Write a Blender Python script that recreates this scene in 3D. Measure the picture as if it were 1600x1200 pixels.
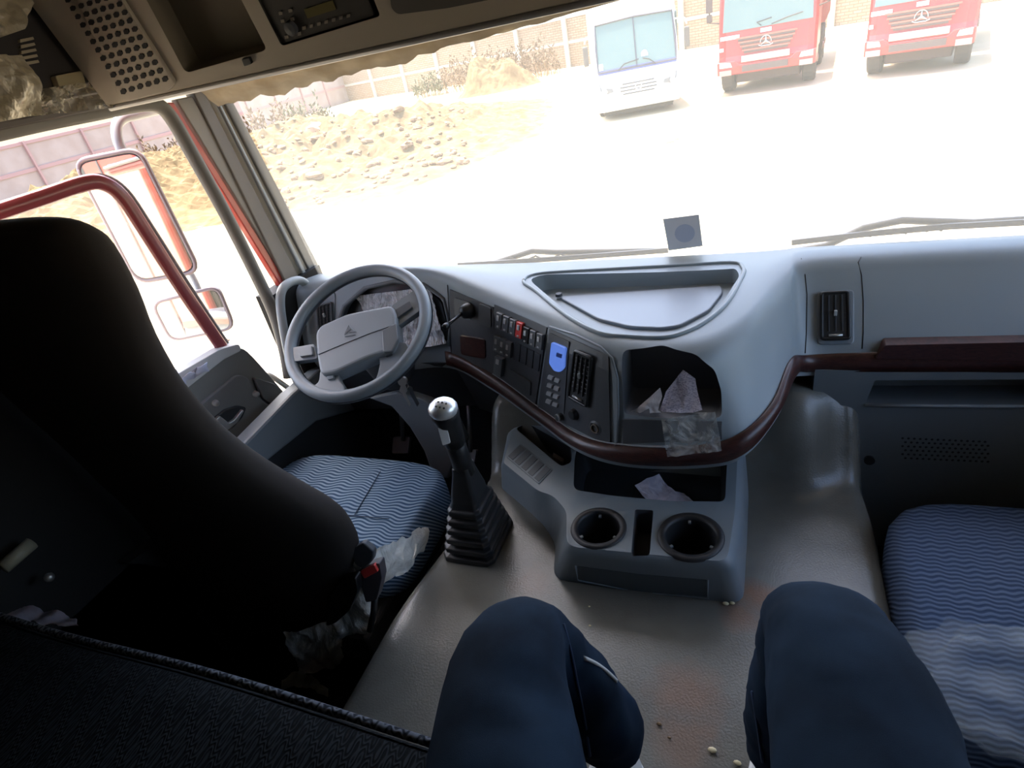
import bpy, bmesh, math, random
from mathutils import Vector, Matrix, noise
from mathutils.bvhtree import BVHTree
random.seed(7)
for _o in list(bpy.data.objects): bpy.data.objects.remove(_o)
SC = bpy.context.scene
COL = SC.collection
PI = math.pi
# ------------------------------------------------------------------ camera
FPX = 929.0
XR = Vector((0.927, 0.328, -0.182)); XD = Vector((0.024, -0.537, -0.843)); XF = Vector((-0.374, 0.777, -0.505))
XF.normalize(); XR = (XR - XR.dot(XF)*XF).normalized(); XD = XF.cross(XR).normalized()
CAMP = Vector((0.2, 0.0, 1.4))
cd = bpy.data.cameras.new('camera'); cam = bpy.data.objects.new('camera', cd); COL.objects.link(cam)
cd.sensor_width = 36.0; cd.lens = FPX/1600*36; cd.clip_start = 0.02; cd.clip_end = 500
m = Matrix.Identity(4)
for i in range(3):
    m[i][0] = XR[i]; m[i][1] = -XD[i]; m[i][2] = -XF[i]; m[i][3] = CAMP[i]
cam.matrix_world = m
SC.camera = cam
# ------------------------------------------------------------------ light
SC.view_settings.view_transform = 'Standard'; SC.view_settings.look = 'None'
SC.view_settings.gamma = 1; SC.view_settings.use_curve_mapping = False
SC.view_settings.exposure = 1.15
w = bpy.data.worlds.new('sky'); SC.world = w; w.use_nodes = True
wn = w.node_tree.nodes; wl = w.node_tree.links
sky = wn.new('ShaderNodeTexSky'); sky.sky_type = 'NISHITA'; sky.sun_disc = False
sky.sun_elevation = math.radians(62); sky.sun_rotation = math.radians(-60); sky.air_density = 1.0; sky.dust_density = 3.5; sky.ozone_density = 1.0
bg = wn['Background']; wl.new(sky.outputs[0], bg.inputs[0]); bg.inputs[1].default_value = 0.55
sd = bpy.data.lights.new('sun', 'SUN'); sd.energy = 5.0; sd.angle = math.radians(0.7); sd.color = (1.0, 0.93, 0.80)
sun = bpy.data.objects.new('sun', sd); COL.objects.link(sun)
SUND = Vector((-0.13, 0.04, 1.0)).normalized()
sun.rotation_euler = SUND.to_track_quat('Z', 'Y').to_euler(); sun.location = (0, 0, 20)

# ------------------------------------------------------------------ picking helpers (a pixel of the photo measured on a real plane)
def ray(px, py):
    return (XR*((px-800)/FPX) + XD*((py-600)/FPX) + XF)
def onX(px, py, x): d = ray(px, py); return CAMP + d*((x-CAMP.x)/d.x)
def onY(px, py, y): d = ray(px, py); return CAMP + d*((y-CAMP.y)/d.y)
def onZ(px, py, z): d = ray(px, py); return CAMP + d*((z-CAMP.z)/d.z)
def onP(px, py, p, n): d = ray(px, py); return CAMP + d*((p-CAMP).dot(n)/d.dot(n))
def plane_surf(p, n):
    p = Vector(p); n = Vector(n).normalized()
    return lambda a, b: (onP(a, b, p, n), n)
def bvh_surf(o):
    bm = bmesh.new(); bm.from_mesh(o.data); t = BVHTree.FromBMesh(bm); bm.free()
    def f(a, b):
        h = t.ray_cast(CAMP, ray(a, b).normalized()); b0 = b
        while h[0] is None and b0-b < 16: b -= 1; h = t.ray_cast(CAMP, ray(a, b).normalized())
        if h[0] is None: raise Exception('miss %s %s %s' % (o.name, a, b))
        n = h[1]
        if n.dot(ray(a, b)) > 0: n = -n
        return h[0], n
    return f
# ------------------------------------------------------------------ materials
MATS = {}
def mat(name, col, rough=0.6, metal=0.0, var=0.0, vscale=8.0, bump=0.0, bscale=200.0, spec=0.5, col2=None, coat=0.0, emit=None, estr=0, detail=4):
    if name in MATS: return MATS[name]
    m = bpy.data.materials.new(name); m.use_nodes = True; MATS[name] = m
    nt = m.node_tree; N = nt.nodes; L = nt.links; b = N['Principled BSDF']
    b.inputs['Base Color'].default_value = (*col, 1); b.inputs['Roughness'].default_value = rough
    b.inputs['Metallic'].default_value = metal; b.inputs['Specular IOR Level'].default_value = spec
    b.inputs['Coat Weight'].default_value = coat
    tc = N.new('ShaderNodeTexCoord')
    if var > 0 or col2:
        nz = N.new('ShaderNodeTexNoise'); nz.inputs['Scale'].default_value = vscale; nz.inputs['Detail'].default_value = detail
        L.new(tc.outputs['Object'], nz.inputs['Vector'])
        cr = N.new('ShaderNodeValToRGB')
        c2 = col2 if col2 else tuple(max(0, c*(1-var)) for c in col)
        cr.color_ramp.elements[0].position = .38; cr.color_ramp.elements[0].color = (*c2, 1)
        cr.color_ramp.elements[1].position = .62; cr.color_ramp.elements[1].color = (*col, 1)
        L.new(nz.outputs['Fac'], cr.inputs['Fac']); L.new(cr.outputs[0], b.inputs['Base Color'])
    if bump > 0:
        n2 = N.new('ShaderNodeTexNoise'); n2.inputs['Scale'].default_value = bscale; n2.inputs['Detail'].default_value = 3
        L.new(tc.outputs['Object'], n2.inputs['Vector'])
        bp = N.new('ShaderNodeBump'); bp.inputs['Strength'].default_value = bump; bp.inputs['Distance'].default_value = 0.02 if bscale < 60 else 0.002
        L.new(n2.outputs['Fac'], bp.inputs['Height']); L.new(bp.outputs[0], b.inputs['Normal'])
    if emit:
        b.inputs['Emission Color'].default_value = (*emit, 1); b.inputs['Emission Strength'].default_value = estr
    return m
def glass(name, veil=0.1, tint=(1, 1, 1), veilcol=(.8, .75, .65)):
    if name in MATS: return MATS[name]
    m = bpy.data.materials.new(name); m.use_nodes = True; MATS[name] = m
    N = m.node_tree.nodes; L = m.node_tree.links; N.clear()
    out = N.new('ShaderNodeOutputMaterial'); tr = N.new('ShaderNodeBsdfTransparent'); tr.inputs[0].default_value = (*tint, 1)
    gl = N.new('ShaderNodeBsdfGlossy'); gl.inputs['Roughness'].default_value = 0.02
    tl = N.new('ShaderNodeBsdfTranslucent'); tl.inputs[0].default_value = (*veilcol, 1)  # translucent share paints veiling lens glare as a pale haze in the glass
    fr = N.new('ShaderNodeFresnel'); fr.inputs[0].default_value = 1.25
    m1 = N.new('ShaderNodeMixShader'); m2 = N.new('ShaderNodeMixShader')
    m1.inputs[0].default_value = veil; L.new(tr.outputs[0], m1.inputs[1]); L.new(tl.outputs[0], m1.inputs[2])
    L.new(fr.outputs[0], m2.inputs[0]); L.new(m1.outputs[0], m2.inputs[1]); L.new(gl.outputs[0], m2.inputs[2])
    L.new(m2.outputs[0], out.inputs[0]); return m
def thin_sheet(name, col, col2, sc=14):
    "thin waxy sheet that lets daylight glow through"
    m = bpy.data.materials.new(name); m.use_nodes = True; MATS[name] = m
    N = m.node_tree.nodes; L = m.node_tree.links; b = N['Principled BSDF']; b.inputs['Roughness'].default_value = .45
    tc = N.new('ShaderNodeTexCoord'); v = N.new('ShaderNodeTexNoise'); v.inputs['Scale'].default_value = sc; v.inputs['Detail'].default_value = 4; L.new(tc.outputs['Object'], v.inputs['Vector'])
    cr = N.new('ShaderNodeValToRGB'); cr.color_ramp.elements[0].color = (*col2, 1); cr.color_ramp.elements[1].color = (*col, 1); cr.color_ramp.elements[0].position = .35; cr.color_ramp.elements[1].position = .65
    L.new(v.outputs['Fac'], cr.inputs[0]); L.new(cr.outputs[0], b.inputs['Base Color'])
    t = N.new('ShaderNodeBsdfTranslucent'); L.new(cr.outputs[0], t.inputs[0]); mx = N.new('ShaderNodeMixShader'); mx.inputs[0].default_value = .5
    L.new(b.outputs[0], mx.inputs[1]); L.new(t.outputs[0], mx.inputs[2]); L.new(mx.outputs[0], N['Material Output'].inputs[0]); return m
def film_mat(name, col=(.8, .78, .72), alpha=0.5, scale=25, stretch=(1, 1, 1)):
    "crumpled polythene: partly see-through, glossy creases"
    if name in MATS: return MATS[name]
    m = bpy.data.materials.new(name); m.use_nodes = True; MATS[name] = m
    N = m.node_tree.nodes; L = m.node_tree.links; b = N['Principled BSDF']; out = N['Material Output']
    b.inputs['Base Color'].default_value = (*col, 1); b.inputs['Roughness'].default_value = .22
    tc = N.new('ShaderNodeTexCoord'); mp = N.new('ShaderNodeMapping'); mp.inputs['Scale'].default_value = stretch
    L.new(tc.outputs['Object'], mp.inputs[0])
    v = N.new('ShaderNodeTexNoise'); v.inputs['Scale'].default_value = scale; v.inputs['Detail'].default_value = 6; v.inputs['Distortion'].default_value = 1.5
    L.new(mp.outputs[0], v.inputs['Vector'])
    bp = N.new('ShaderNodeBump'); bp.inputs['Strength'].default_value = 1; bp.inputs['Distance'].default_value = .02
    L.new(v.outputs['Fac'], bp.inputs['Height']); L.new(bp.outputs[0], b.inputs['Normal'])
    cr = N.new('ShaderNodeValToRGB'); cr.color_ramp.elements[0].position = .42; cr.color_ramp.elements[1].position = .6
    cr.color_ramp.elements[0].color = (alpha*.55,)*3+(1,); cr.color_ramp.elements[1].color = (min(1, alpha*1.5),)*3+(1,)
    L.new(v.outputs['Fac'], cr.inputs[0])
    tr = N.new('ShaderNodeBsdfTransparent'); mx = N.new('ShaderNodeMixShader')
    L.new(cr.outputs[0], mx.inputs[0]); L.new(tr.outputs[0], mx.inputs[1]); L.new(b.outputs[0], mx.inputs[2])
    L.new(mx.outputs[0], out.inputs[0]); return m
def wave_fabric(name, c1, c2, k=330, amp=1.6, kx=110, fine=0.0, bump=0.5, thr=.5):
    "woven cloth with wavy lines in object space"
    m = bpy.data.materials.new(name); m.use_nodes = True; MATS[name] = m
    N = m.node_tree.nodes; L = m.node_tree.links; b = N['Principled BSDF']; b.inputs['Roughness'].default_value = .95; b.inputs['Specular IOR Level'].default_value = .1
    tc = N.new('ShaderNodeTexCoord'); sp = N.new('ShaderNodeSeparateXYZ'); L.new(tc.outputs['Object'], sp.inputs[0])
    def M(op, a, bb=None):
        n = N.new('ShaderNodeMath'); n.operation = op
        for i, v in enumerate((a, bb)):
            if v is None: continue
            if isinstance(v, (int, float)): n.inputs[i].default_value = v
            else: L.new(v, n.inputs[i])
        return n.outputs[0]
    s = M('MULTIPLY', M('SINE', M('MULTIPLY', sp.outputs['X'], kx)), amp)
    s2 = M('MULTIPLY', M('SINE', M('MULTIPLY', M('ADD', sp.outputs['X'], sp.outputs['Y']), kx*.31)), amp*1.2)
    f = M('SINE', M('ADD', M('ADD', M('MULTIPLY', M('ADD', sp.outputs['Y'], M('MULTIPLY', sp.outputs['Z'], .8)), k), s), s2))
    f = M('ADD', M('MULTIPLY', f, .5), .5)
    cr = N.new('ShaderNodeValToRGB'); cr.color_ramp.elements[0].position = thr-.2; cr.color_ramp.elements[1].position = thr+.25
    cr.color_ramp.elements[0].color = (*c1, 1); cr.color_ramp.elements[1].color = (*c2, 1)
    L.new(f, cr.inputs[0]); L.new(cr.outputs[0], b.inputs['Base Color'])
    bp = N.new('ShaderNodeBump'); bp.inputs['Strength'].default_value = bump; bp.inputs['Distance'].default_value = .002
    L.new(f, bp.inputs['Height']); L.new(bp.outputs[0], b.inputs['Normal'])
    return m
def wood_mat():
    m = mat('burr_walnut', (.075, .022, .014), .38, coat=.15, spec=.4)
    N = m.node_tree.nodes; L = m.node_tree.links
    tc = N.new('ShaderNodeTexCoord'); mp = N.new('ShaderNodeMapping'); mp.inputs['Scale'].default_value = (14, 14, 60); L.new(tc.outputs['Object'], mp.inputs[0])
    n = N.new('ShaderNodeTexNoise'); n.inputs['Scale'].default_value = 3; n.inputs['Detail'].default_value = 8; n.inputs['Distortion'].default_value = 2
    L.new(mp.outputs[0], n.inputs[0]); cr = N.new('ShaderNodeValToRGB')
    cr.color_ramp.elements[0].position = .35; cr.color_ramp.elements[0].color = (.030, .011, .010, 1)
    cr.color_ramp.elements[1].position = .7; cr.color_ramp.elements[1].color = (.072, .024, .019, 1)
    L.new(n.outputs['Fac'], cr.inputs[0]); L.new(cr.outputs[0], N['Principled BSDF'].inputs['Base Color']); return m

M_dash = mat('dash_plastic', (.26, .30, .325), .42, bump=.12, bscale=900, var=.06, vscale=3)
M_dashlow = mat('dash_plastic_lower', (.17, .19, .205), .55, bump=.12, bscale=900)
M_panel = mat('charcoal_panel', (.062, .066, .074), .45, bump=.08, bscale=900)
M_black = mat('black_plastic', (.012, .012, .013), .4)
M_dark = mat('dark_recess', (.02, .021, .023), .7)
M_rubber = mat('black_rubber', (.018, .019, .021), .38, bump=.1, bscale=300)
M_wood = wood_mat()
M_tray = mat('tray_floor', (.24, .27, .31), .35, bump=.05, bscale=700)
M_vinyl = mat('tunnel_vinyl', (.170, .170, .150), .25, bump=.3, bscale=260, col2=(.122, .120, .105), vscale=5)
M_console = mat('console_plastic', (.175, .21, .235), .45, bump=.1, bscale=900)
M_wheel = mat('wheel_grey', (.20, .225, .25), .4, bump=.05, bscale=900)
M_wheelhub = mat('wheel_hub_grey', (.215, .235, .255), .5, bump=.1, bscale=900)
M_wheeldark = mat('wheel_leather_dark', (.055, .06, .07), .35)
M_door = mat('door_panel_grey', (.21, .215, .21), .6, bump=.1, bscale=700)
M_white = mat('white_plastic', (.6, .62, .63), .4)
M_grey = mat('light_grey_plastic', (.36, .38, .38), .45)
M_trim = mat('pillar_trim', (.42, .37, .29), .6, bump=.08, bscale=500)
M_gasket = mat('rubber_gasket', (.17, .155, .13), .6)
M_redpaint = mat('cab_red_paint', (.50, .06, .04), .3, coat=.4)
M_redwash = mat('door_red_paint', (.26, .05, .055), .35, coat=.3)
M_seatback = mat('seat_back_black', (.034, .029, .027), .9, spec=.15, bump=.2, bscale=1500)
M_seat = wave_fabric('seat_blue_fabric', (.035, .07, .13), (.20, .28, .38), k=600, amp=2.3, kx=95)
M_seat2 = wave_fabric('seat_blue_fabric_passenger', (.035, .055, .10), (.085, .12, .19), k=620, amp=1.0, kx=230)
M_mesh = wave_fabric('bunk_mesh_fabric', (.005, .0055, .006), (.019, .021, .023), k=420, amp=3.0, kx=500, thr=.62)
M_denim = mat('dark_denim', (.012, .025, .047), .9, spec=.12, bump=.25, bscale=1500, col2=(.0055, .012, .024), vscale=11)
M_chrome = mat('brushed_chrome', (.85, .87, .9), .34, metal=.7)
M_steel = mat('dull_steel', (.45, .45, .44), .4, metal=.8)
M_redbtn = mat('red_button', (.75, .07, .06), .4)
M_lcd = mat('blue_display', (.10, .18, .48), .25, emit=(.10, .2, .65), estr=.35)
M_paper = mat('paper', (.58, .54, .58), .8, bump=.3, bscale=60, col2=(.42, .39, .45), vscale=50)
M_polybag = film_mat('clear_polybag', (.9, .9, .85), .36, 24)
M_film = film_mat('seat_polythene', (.88, .85, .76), 1.3, 12, (1, 1, .6))
M_film2 = film_mat('roof_polythene', (.62, .55, .40), .55, 11, (2.5, 2.5, .8))
M_roof = mat('roof_lining', (.16, .14, .11), .7, bump=.1, bscale=500)
M_over = mat('overhead_plastic', (.46, .40, .31), .55, bump=.08, bscale=700)
M_glass = glass('windscreen_glass', .13, veilcol=(.85,.80,.68))
M_glass2 = glass('door_glass', .07, veilcol=(.85, .75, .65))
M_floor = mat('footwell_mat', (.03, .031, .033), .8, bump=.2, bscale=120)

# ------------------------------------------------------------------ mesh helpers
def link(o, parent=None):
    COL.objects.link(o)
    if parent is not None:
        o.parent = parent
        o.matrix_parent_inverse = parent_inv(parent)
    return o
def parent_inv(p):
    m = p.matrix_basis.copy(); q = p
    while q.parent is not None:
        q = q.parent; m = q.matrix_basis @ m if False else m
    # every mesh child has an identity basis, so the world matrix is the root empty's matrix
    r = p
    while r.parent is not None: r = r.parent
    return r.matrix_basis.inverted() if r is p else Matrix.Identity(4)
def empty(name, loc=(0, 0, 0), rz=0.0):
    o = bpy.data.objects.new(name, None); COL.objects.link(o); o.location = loc; o.rotation_euler = (0, 0, rz); o.empty_display_size = .05
    return o
def tag(o, label=None, cat=None, group=None, kind=None):
    if label: o['label'] = label
    if cat: o['category'] = cat
    if group: o['group'] = group
    if kind: o['kind'] = kind
    return o
def thing(name, label, cat, loc=(0, 0, 0), group=None):
    return tag(empty(name, loc), label, cat, group)
def O(name, V, F, mt, parent=None, smooth=False, bevel=0, seg=2, sub=0, world=True, angle=35):
    me = bpy.data.meshes.new(name); me.from_pydata([tuple(v) for v in V], [], F); me.update()
    bm = bmesh.new(); bm.from_mesh(me)
    bmesh.ops.remove_doubles(bm, verts=bm.verts, dist=1e-6)
    bmesh.ops.recalc_face_normals(bm, faces=bm.faces); bm.to_mesh(me); bm.free()
    me.materials.append(mt)
    if smooth: me.polygons.foreach_set('use_smooth', [True]*len(me.polygons))
    o = bpy.data.objects.new(name, me); link(o, parent)
    if bevel: b = o.modifiers.new('b', 'BEVEL'); b.width = bevel; b.segments = seg; b.limit_method = 'ANGLE'; b.angle_limit = math.radians(angle)
    if sub: s = o.modifiers.new('s', 'SUBSURF'); s.levels = sub; s.render_levels = sub
    return o
def apply_mods(o):
    bpy.context.view_layer.update()
    dg = bpy.context.evaluated_depsgraph_get(); me = bpy.data.meshes.new_from_object(o.evaluated_get(dg))
    o.modifiers.clear(); o.data = me; return o
def cut(o, cutters):
    for c in cutters:
        b = o.modifiers.new('x', 'BOOLEAN'); b.operation = 'DIFFERENCE'; b.object = c; b.solver = 'EXACT'; b.material_mode = 'TRANSFER'
    apply_mods(o)
    for c in cutters: bpy.data.objects.remove(c)
    return o
class MB:
    def __init__(s): s.V = []; s.F = []
    def add(s, V, F):
        n = len(s.V); s.V += [Vector(v) for v in V]; s.F += [tuple(i+n for i in f) for f in F]; return s
    def box(s, c, size, M=None):
        c = Vector(c); V = []
        for dx in (-.5, .5):
            for dy in (-.5, .5):
                for dz in (-.5, .5):
                    p = Vector((dx*size[0], dy*size[1], dz*size[2]))
                    if M is not None: p = M @ p
                    V.append(c+p)
        return s.add(V, [(0, 1, 3, 2), (4, 6, 7, 5), (0, 4, 5, 1), (2, 3, 7, 6), (0, 2, 6, 4), (1, 5, 7, 3)])
    def prism(s, pts, vec):
        n = len(pts); vec = Vector(vec); V = [Vector(p) for p in pts]+[Vector(p)+vec for p in pts]
        return s.add(V, [tuple(range(n))[::-1], tuple(range(n, 2*n))]+[(i, (i+1) % n, n+(i+1) % n, n+i) for i in range(n)])
    def loft(s, rings, closed=True, caps=True):
        n = len(rings[0]); V = [v for r in rings for v in r]; F = []
        for i in range(len(rings)-1):
            for j in range(n if closed else n-1):
                a = i*n+j; b = i*n+(j+1) % n; F.append((a, b, b+n, a+n))
        if caps and closed: F.append(tuple(range(n))[::-1]); F.append(tuple(range(len(V)-n, len(V))))
        return s.add(V, F)
    def tube(s, pts, r, k=10, caps=True, flat=1.0):
        pts = [Vector(p) for p in pts]; rs = r if isinstance(r, (list, tuple)) else [r]*len(pts)
        rings = []; up = None
        for i, p in enumerate(pts):
            t = (pts[min(i+1, len(pts)-1)]-pts[max(i-1, 0)]).normalized()
            if up is None: up = Vector((0, 0, 1)) if abs(t.z) < .9 else Vector((1, 0, 0))
            u = t.cross(up).normalized(); v = u.cross(t).normalized(); up = v
            rings.append([p+(u*math.cos(a)+v*math.sin(a)*flat)*rs[i] for a in [2*PI*j/k for j in range(k)]])
        return s.loft(rings, True, caps)
    def lathe(s, c, n, prof, k=24):
        c = Vector(c); n = Vector(n).normalized(); u = n.orthogonal().normalized(); v = n.cross(u)
        rings = [[c+n*h+(u*math.cos(2*PI*j/k)+v*math.sin(2*PI*j/k))*max(r, 1e-5) for j in range(k)] for r, h in prof]
        return s.loft(rings, True, False)
    def sphere(s, c, r, k=12, sc=(1, 1, 1)):
        rings = []
        for i in range(k//2+1):
            a = PI*i/(k//2); rings.append([Vector(c)+Vector((math.sin(a)*math.cos(2*PI*j/k)*r*sc[0], math.sin(a)*math.sin(2*PI*j/k)*r*sc[1], math.cos(a)*r*sc[2])) for j in range(k)])
        return s.loft(rings, True, False)
    def build(s, name, mt, parent=None, **kw): return O(name, s.V, s.F, mt, parent, **kw)
def catmull(P, sub, closed=False):
    P = [Vector(p) for p in P]; n = len(P); out = []
    for i in range(n if closed else n-1):
        p1, p2 = P[i], P[(i+1) % n]
        p0 = P[i-1] if (closed or i > 0) else p1; p3 = P[(i+2) % n] if (closed or i+2 < n) else p2
        for k in range(sub):
            t = k/sub; out.append(.5*((2*p1)+(p2-p0)*t+(2*p0-5*p1+4*p2-p3)*t*t+(3*p1-p0-3*p2+p3)*t**3))
    if not closed: out.append(P[-1])
    return out
def fillet(P, r, k=3):
    "rounds the corners of a closed polygon (2-D or 3-D)"
    P = [Vector(p) for p in P]; n = len(P); out = []
    for i in range(n):
        a, b, c = P[i-1], P[i], P[(i+1) % n]
        rr = r[i] if isinstance(r, (list, tuple)) else r
        la, lc = (a-b).length, (c-b).length; d = min(rr, la*.45, lc*.45)
        if d <= 0: out.append(b.copy()); continue
        s = b+(a-b)/la*d; e = b+(c-b)/lc*d
        for j in range(k+1): t = j/k; out.append(s*(1-t)**2+b*2*t*(1-t)+e*t*t)
    return out
def open_fillet(P, r, k=3):
    P = [Vector(p) for p in P]; out = [P[0]]
    for i in range(1, len(P)-1):
        a, b, c = P[i-1], P[i], P[i+1]; la, lc = (a-b).length, (c-b).length; d = min(r, la*.48, lc*.48)
        s = b+(a-b)/la*d; e = b+(c-b)/lc*d
        for j in range(k+1): t = j/k; out.append(s*(1-t)**2+b*2*t*(1-t)+e*t*t)
    out.append(P[-1]); return out
def avgn(L):
    n = Vector((0, 0, 0))
    for x in L: n += x
    return n.normalized()
def plate(name, poly, surf, t, mt, parent=None, r=0, k=3, bevel=0, back=.004, dense=0, mb=None, lift=0.0):
    "a plate of thickness t lying on a surface, its outline given on the photo; follows the surface point by point"
    P = fillet([Vector((a, b)) for a, b in poly], r, k) if r else [Vector((a, b)) for a, b in poly]
    if dense:
        Q = []
        for i in range(len(P)):
            a, b = P[i], P[(i+1) % len(P)]; m = max(1, int((b-a).length/dense))
            for j in range(m): Q.append(a.lerp(b, j/m))
        P = Q
    H = [surf(p.x, p.y) for p in P]; n = avgn([h[1] for h in H])
    V = [h[0]+n*lift-n*back for h in H]; own = mb is None
    if own: mb = MB()
    mb.prism(V, n*(t+back))
    return mb.build(name, mt, parent, bevel=bevel) if own else mb
def grid_plate(name, tl, tr, br, bl, nu, nv, surf, t, mt, parent=None, lift=0.0):
    "curved sheet following a surface between four photo corners"
    def q(u, v):
        a = (tl[0]*(1-u)+tr[0]*u, tl[1]*(1-u)+tr[1]*u); b = (bl[0]*(1-u)+br[0]*u, bl[1]*(1-u)+br[1]*u)
        return a[0]*(1-v)+b[0]*v, a[1]*(1-v)+b[1]*v
    top = []; bot = []
    for i in range(nu+1):
        for j in range(nv+1):
            p, n = surf(*q(i/nu, j/nv)); top.append(p+n*(lift+t)); bot.append(p+n*lift-n*.003)
    V = top+bot; m = nv+1; K = len(top); F = []
    for i in range(nu):
        for j in range(nv):
            a = i*m+j; F.append((a, a+1, a+m+1, a+m)); F.append((K+a, K+a+m, K+a+m+1, K+a+1))
    for i in range(nu):
        for j in (0, nv):
            a = i*m+j; F.append((a, a+m, K+a+m, K+a))
    for j in range(nv):
        for i in (0, nu):
            a = i*m+j; F.append((a, a+1, K+a+1, K+a))
    return O(name, V, F, mt, parent)
def path_tube(name, pts, surf, rad, mt, parent=None, closed=False, lift=0.0, k=6):
    V = [surf(a, b) for a, b in pts]; P = [p+n*lift for p, n in V]
    if closed: P.append(P[0]); P.append(P[1])
    return MB().tube(P, rad, k).build(name, mt, parent, smooth=True)
def copy_tree(o, parent=None):
    c = o.copy(); COL.objects.link(c)
    if parent is not None: c.parent = parent
    for ch in [x for x in ALL() if x.parent == o]: copy_tree(ch, c)
    return c
def ALL(): return list(bpy.data.objects)
def lerp(a, b, t): return a+(b-a)*t
def sstep(t): t = max(0, min(1, t)); return t*t*(3-2*t)
S = lambda o: tag(o, kind='structure')

# ================================================================== CAB SHELL
XL, XRW = -1.10, 1.10
ZT = 1.412      # top of the door and windscreen openings
S(MB().box((0, .62, -.03), (2.3, 2.0, .06)).build('floor', M_floor))
S(MB().box((0, .62, 1.80), (2.4, 2.3, .06)).build('ceiling', M_roof))
S(MB().box((0, -.42, .85), (2.4, .06, 1.9)).build('wall_back', mat('rear_lining', (.07, .068, .065), .9)))
mb = MB(); mb.box((0, 1.50, .36), (2.3, .05, .86)); S(mb.build('wall_front', M_dark))
# left body side with door opening Y .12 .. 1.27
mb = MB(); mb.box((XL-.03, -.14, .88), (.06, .56, 1.84)); mb.box((XL-.03, .70, 1.60), (.06, 1.4, ZT*0+.375))
mb.box((XL-.03, .40, .72), (.06, .56, 1.42)); mb.box((XL-.03, .85, .25), (.06, 1.1, .56)); mb.box((XL-.03, 1.37, .42), (.06, .24, .9))
S(mb.build('wall_left', mat('side_lining', (.009, .008, .008), .8)))
mb = MB(); mb.box((XRW+.03, -.05, .88), (.06, .8, 1.84)); mb.box((XRW+.03, .85, 1.60), (.06, 1.2, .375)); mb.box((XRW+.03, .85, .40), (.06, 1.2, .84)); mb.box((XRW+.03, 1.42, .88), (.06, .16, 1.84))
S(mb.build('wall_right', M_trim))
# windscreen
WB, WT = Vector((0, 1.475, .80)), Vector((0, 1.40, 1.44))
V = []
for zz in (0, 1):
    for i in range(13):
        x = lerp(-1.10, 1.10, i/12); p = WB.lerp(WT, zz); V.append(Vector((x, p.y+.03*(1-(x/1.1)**2), p.z)))
g = O('window_1', V, [(i, i+1, i+14, i+13) for i in range(12)], M_glass, None, smooth=True); tag(g, kind='structure')
S(MB().box((0, 1.40, 1.60), (2.3, .08, .33)).build('trim_1', M_roof))                                    # header above windscreen
# side window right
S(O('window_2', [(1.13, .38, .82), (1.13, 1.34, .82), (1.13, 1.34, 1.42), (1.13, .38, 1.42)], [(0, 1, 2, 3)], M_glass2))
# A pillar (left): layered trim, red paint strip, gaskets
def strip(name, a0, a1, b0, b1, X0, mt, parent, t=.02):
    "band between pixel edge a0-a1 and b0-b1 at depth X0"
    P = [onX(*a0, X0), onX(*a1, X0), onX(*b1, X0), onX(*b0, X0)]
    return MB().prism(P, (-t, 0, 0)).build(name, mt, parent, bevel=.003)
pil = S(MB().prism([onX(318, 140, -1.125), onX(352, 140, -1.125), onX(515, 450, -1.125), onX(470, 470, -1.125)], (-.05, 0, 0)).build('trim_2', M_trim, bevel=.006))
strip('gasket', (352, 135), (517, 450), (338, 135), (498, 450), -1.118, M_gasket, pil, .02)
strip('rib', (318, 140), (478, 455), (300, 140), (455, 458), -1.12, mat('pillar_trim_dark', (.22, .19, .16), .6), pil, .03)
strip('rib', (334, 140), (492, 452), (330, 140), (486, 452), -1.112, M_grey, pil, .01)
strip('paint_strip', (262, 160), (458, 478), (272, 160), (471, 478), -1.128, M_redpaint, pil, .02)
strip('rib', (275, 155), (462, 462), (300, 150), (470, 452), -1.125, mat('pillar_trim_mid', (.30, .26, .21), .6), pil, .02)
# door-opening gasket: along the header, round the corner and down the pillar
gk = [onX(a, b, -1.105) for a, b in ((-60, 218), (60, 192), (150, 175), (215, 163), (247, 165), (268, 185), (300, 240), (350, 330), (398, 425), (428, 490), (444, 545), (452, 590))]
S(MB().tube(catmull(gk, 4), .0175, 10).build('trim_3', M_gasket, smooth=True))
hd = MB(); hd.box((-1.11, .55, 1.437), (.07, 1.4, .05)); S(hd.build('trim_4', mat('header_dark', (.07, .055, .045), .6), bevel=.01))
S(MB().box((-1.20, .55, 1.475), (.14, 1.7, .05)).build('trim_9', M_redpaint, bevel=.01))      # unseen roof overhang, added to keep the sun off the kick sill
S(MB().box((-1.18, -.3, .75), (.03, 1.86, 2.1)).build('trim_10', M_redpaint, bevel=.01))    # painted outer skin behind the door
# inner kick panel / sill under door
kp = [onX(a, b, -1.05) for a, b in ((300, 765), (360, 716), (457, 615), (500, 578), (540, 560), (560, 640), (496, 658), (399, 736), (330, 790))]
S(MB().prism(kp, (-.05, 0, 0)).build('trim_5', M_dashlow, bevel=.008))
kp2 = [onX(a, b, -1.06) for a, b in ((200, 880), (399, 733), (500, 650), (640, 640), (640, 800), (400, 900))]
S(MB().prism(kp2, (-.03, 0, 0)).build('trim_6', M_dark))

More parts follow.
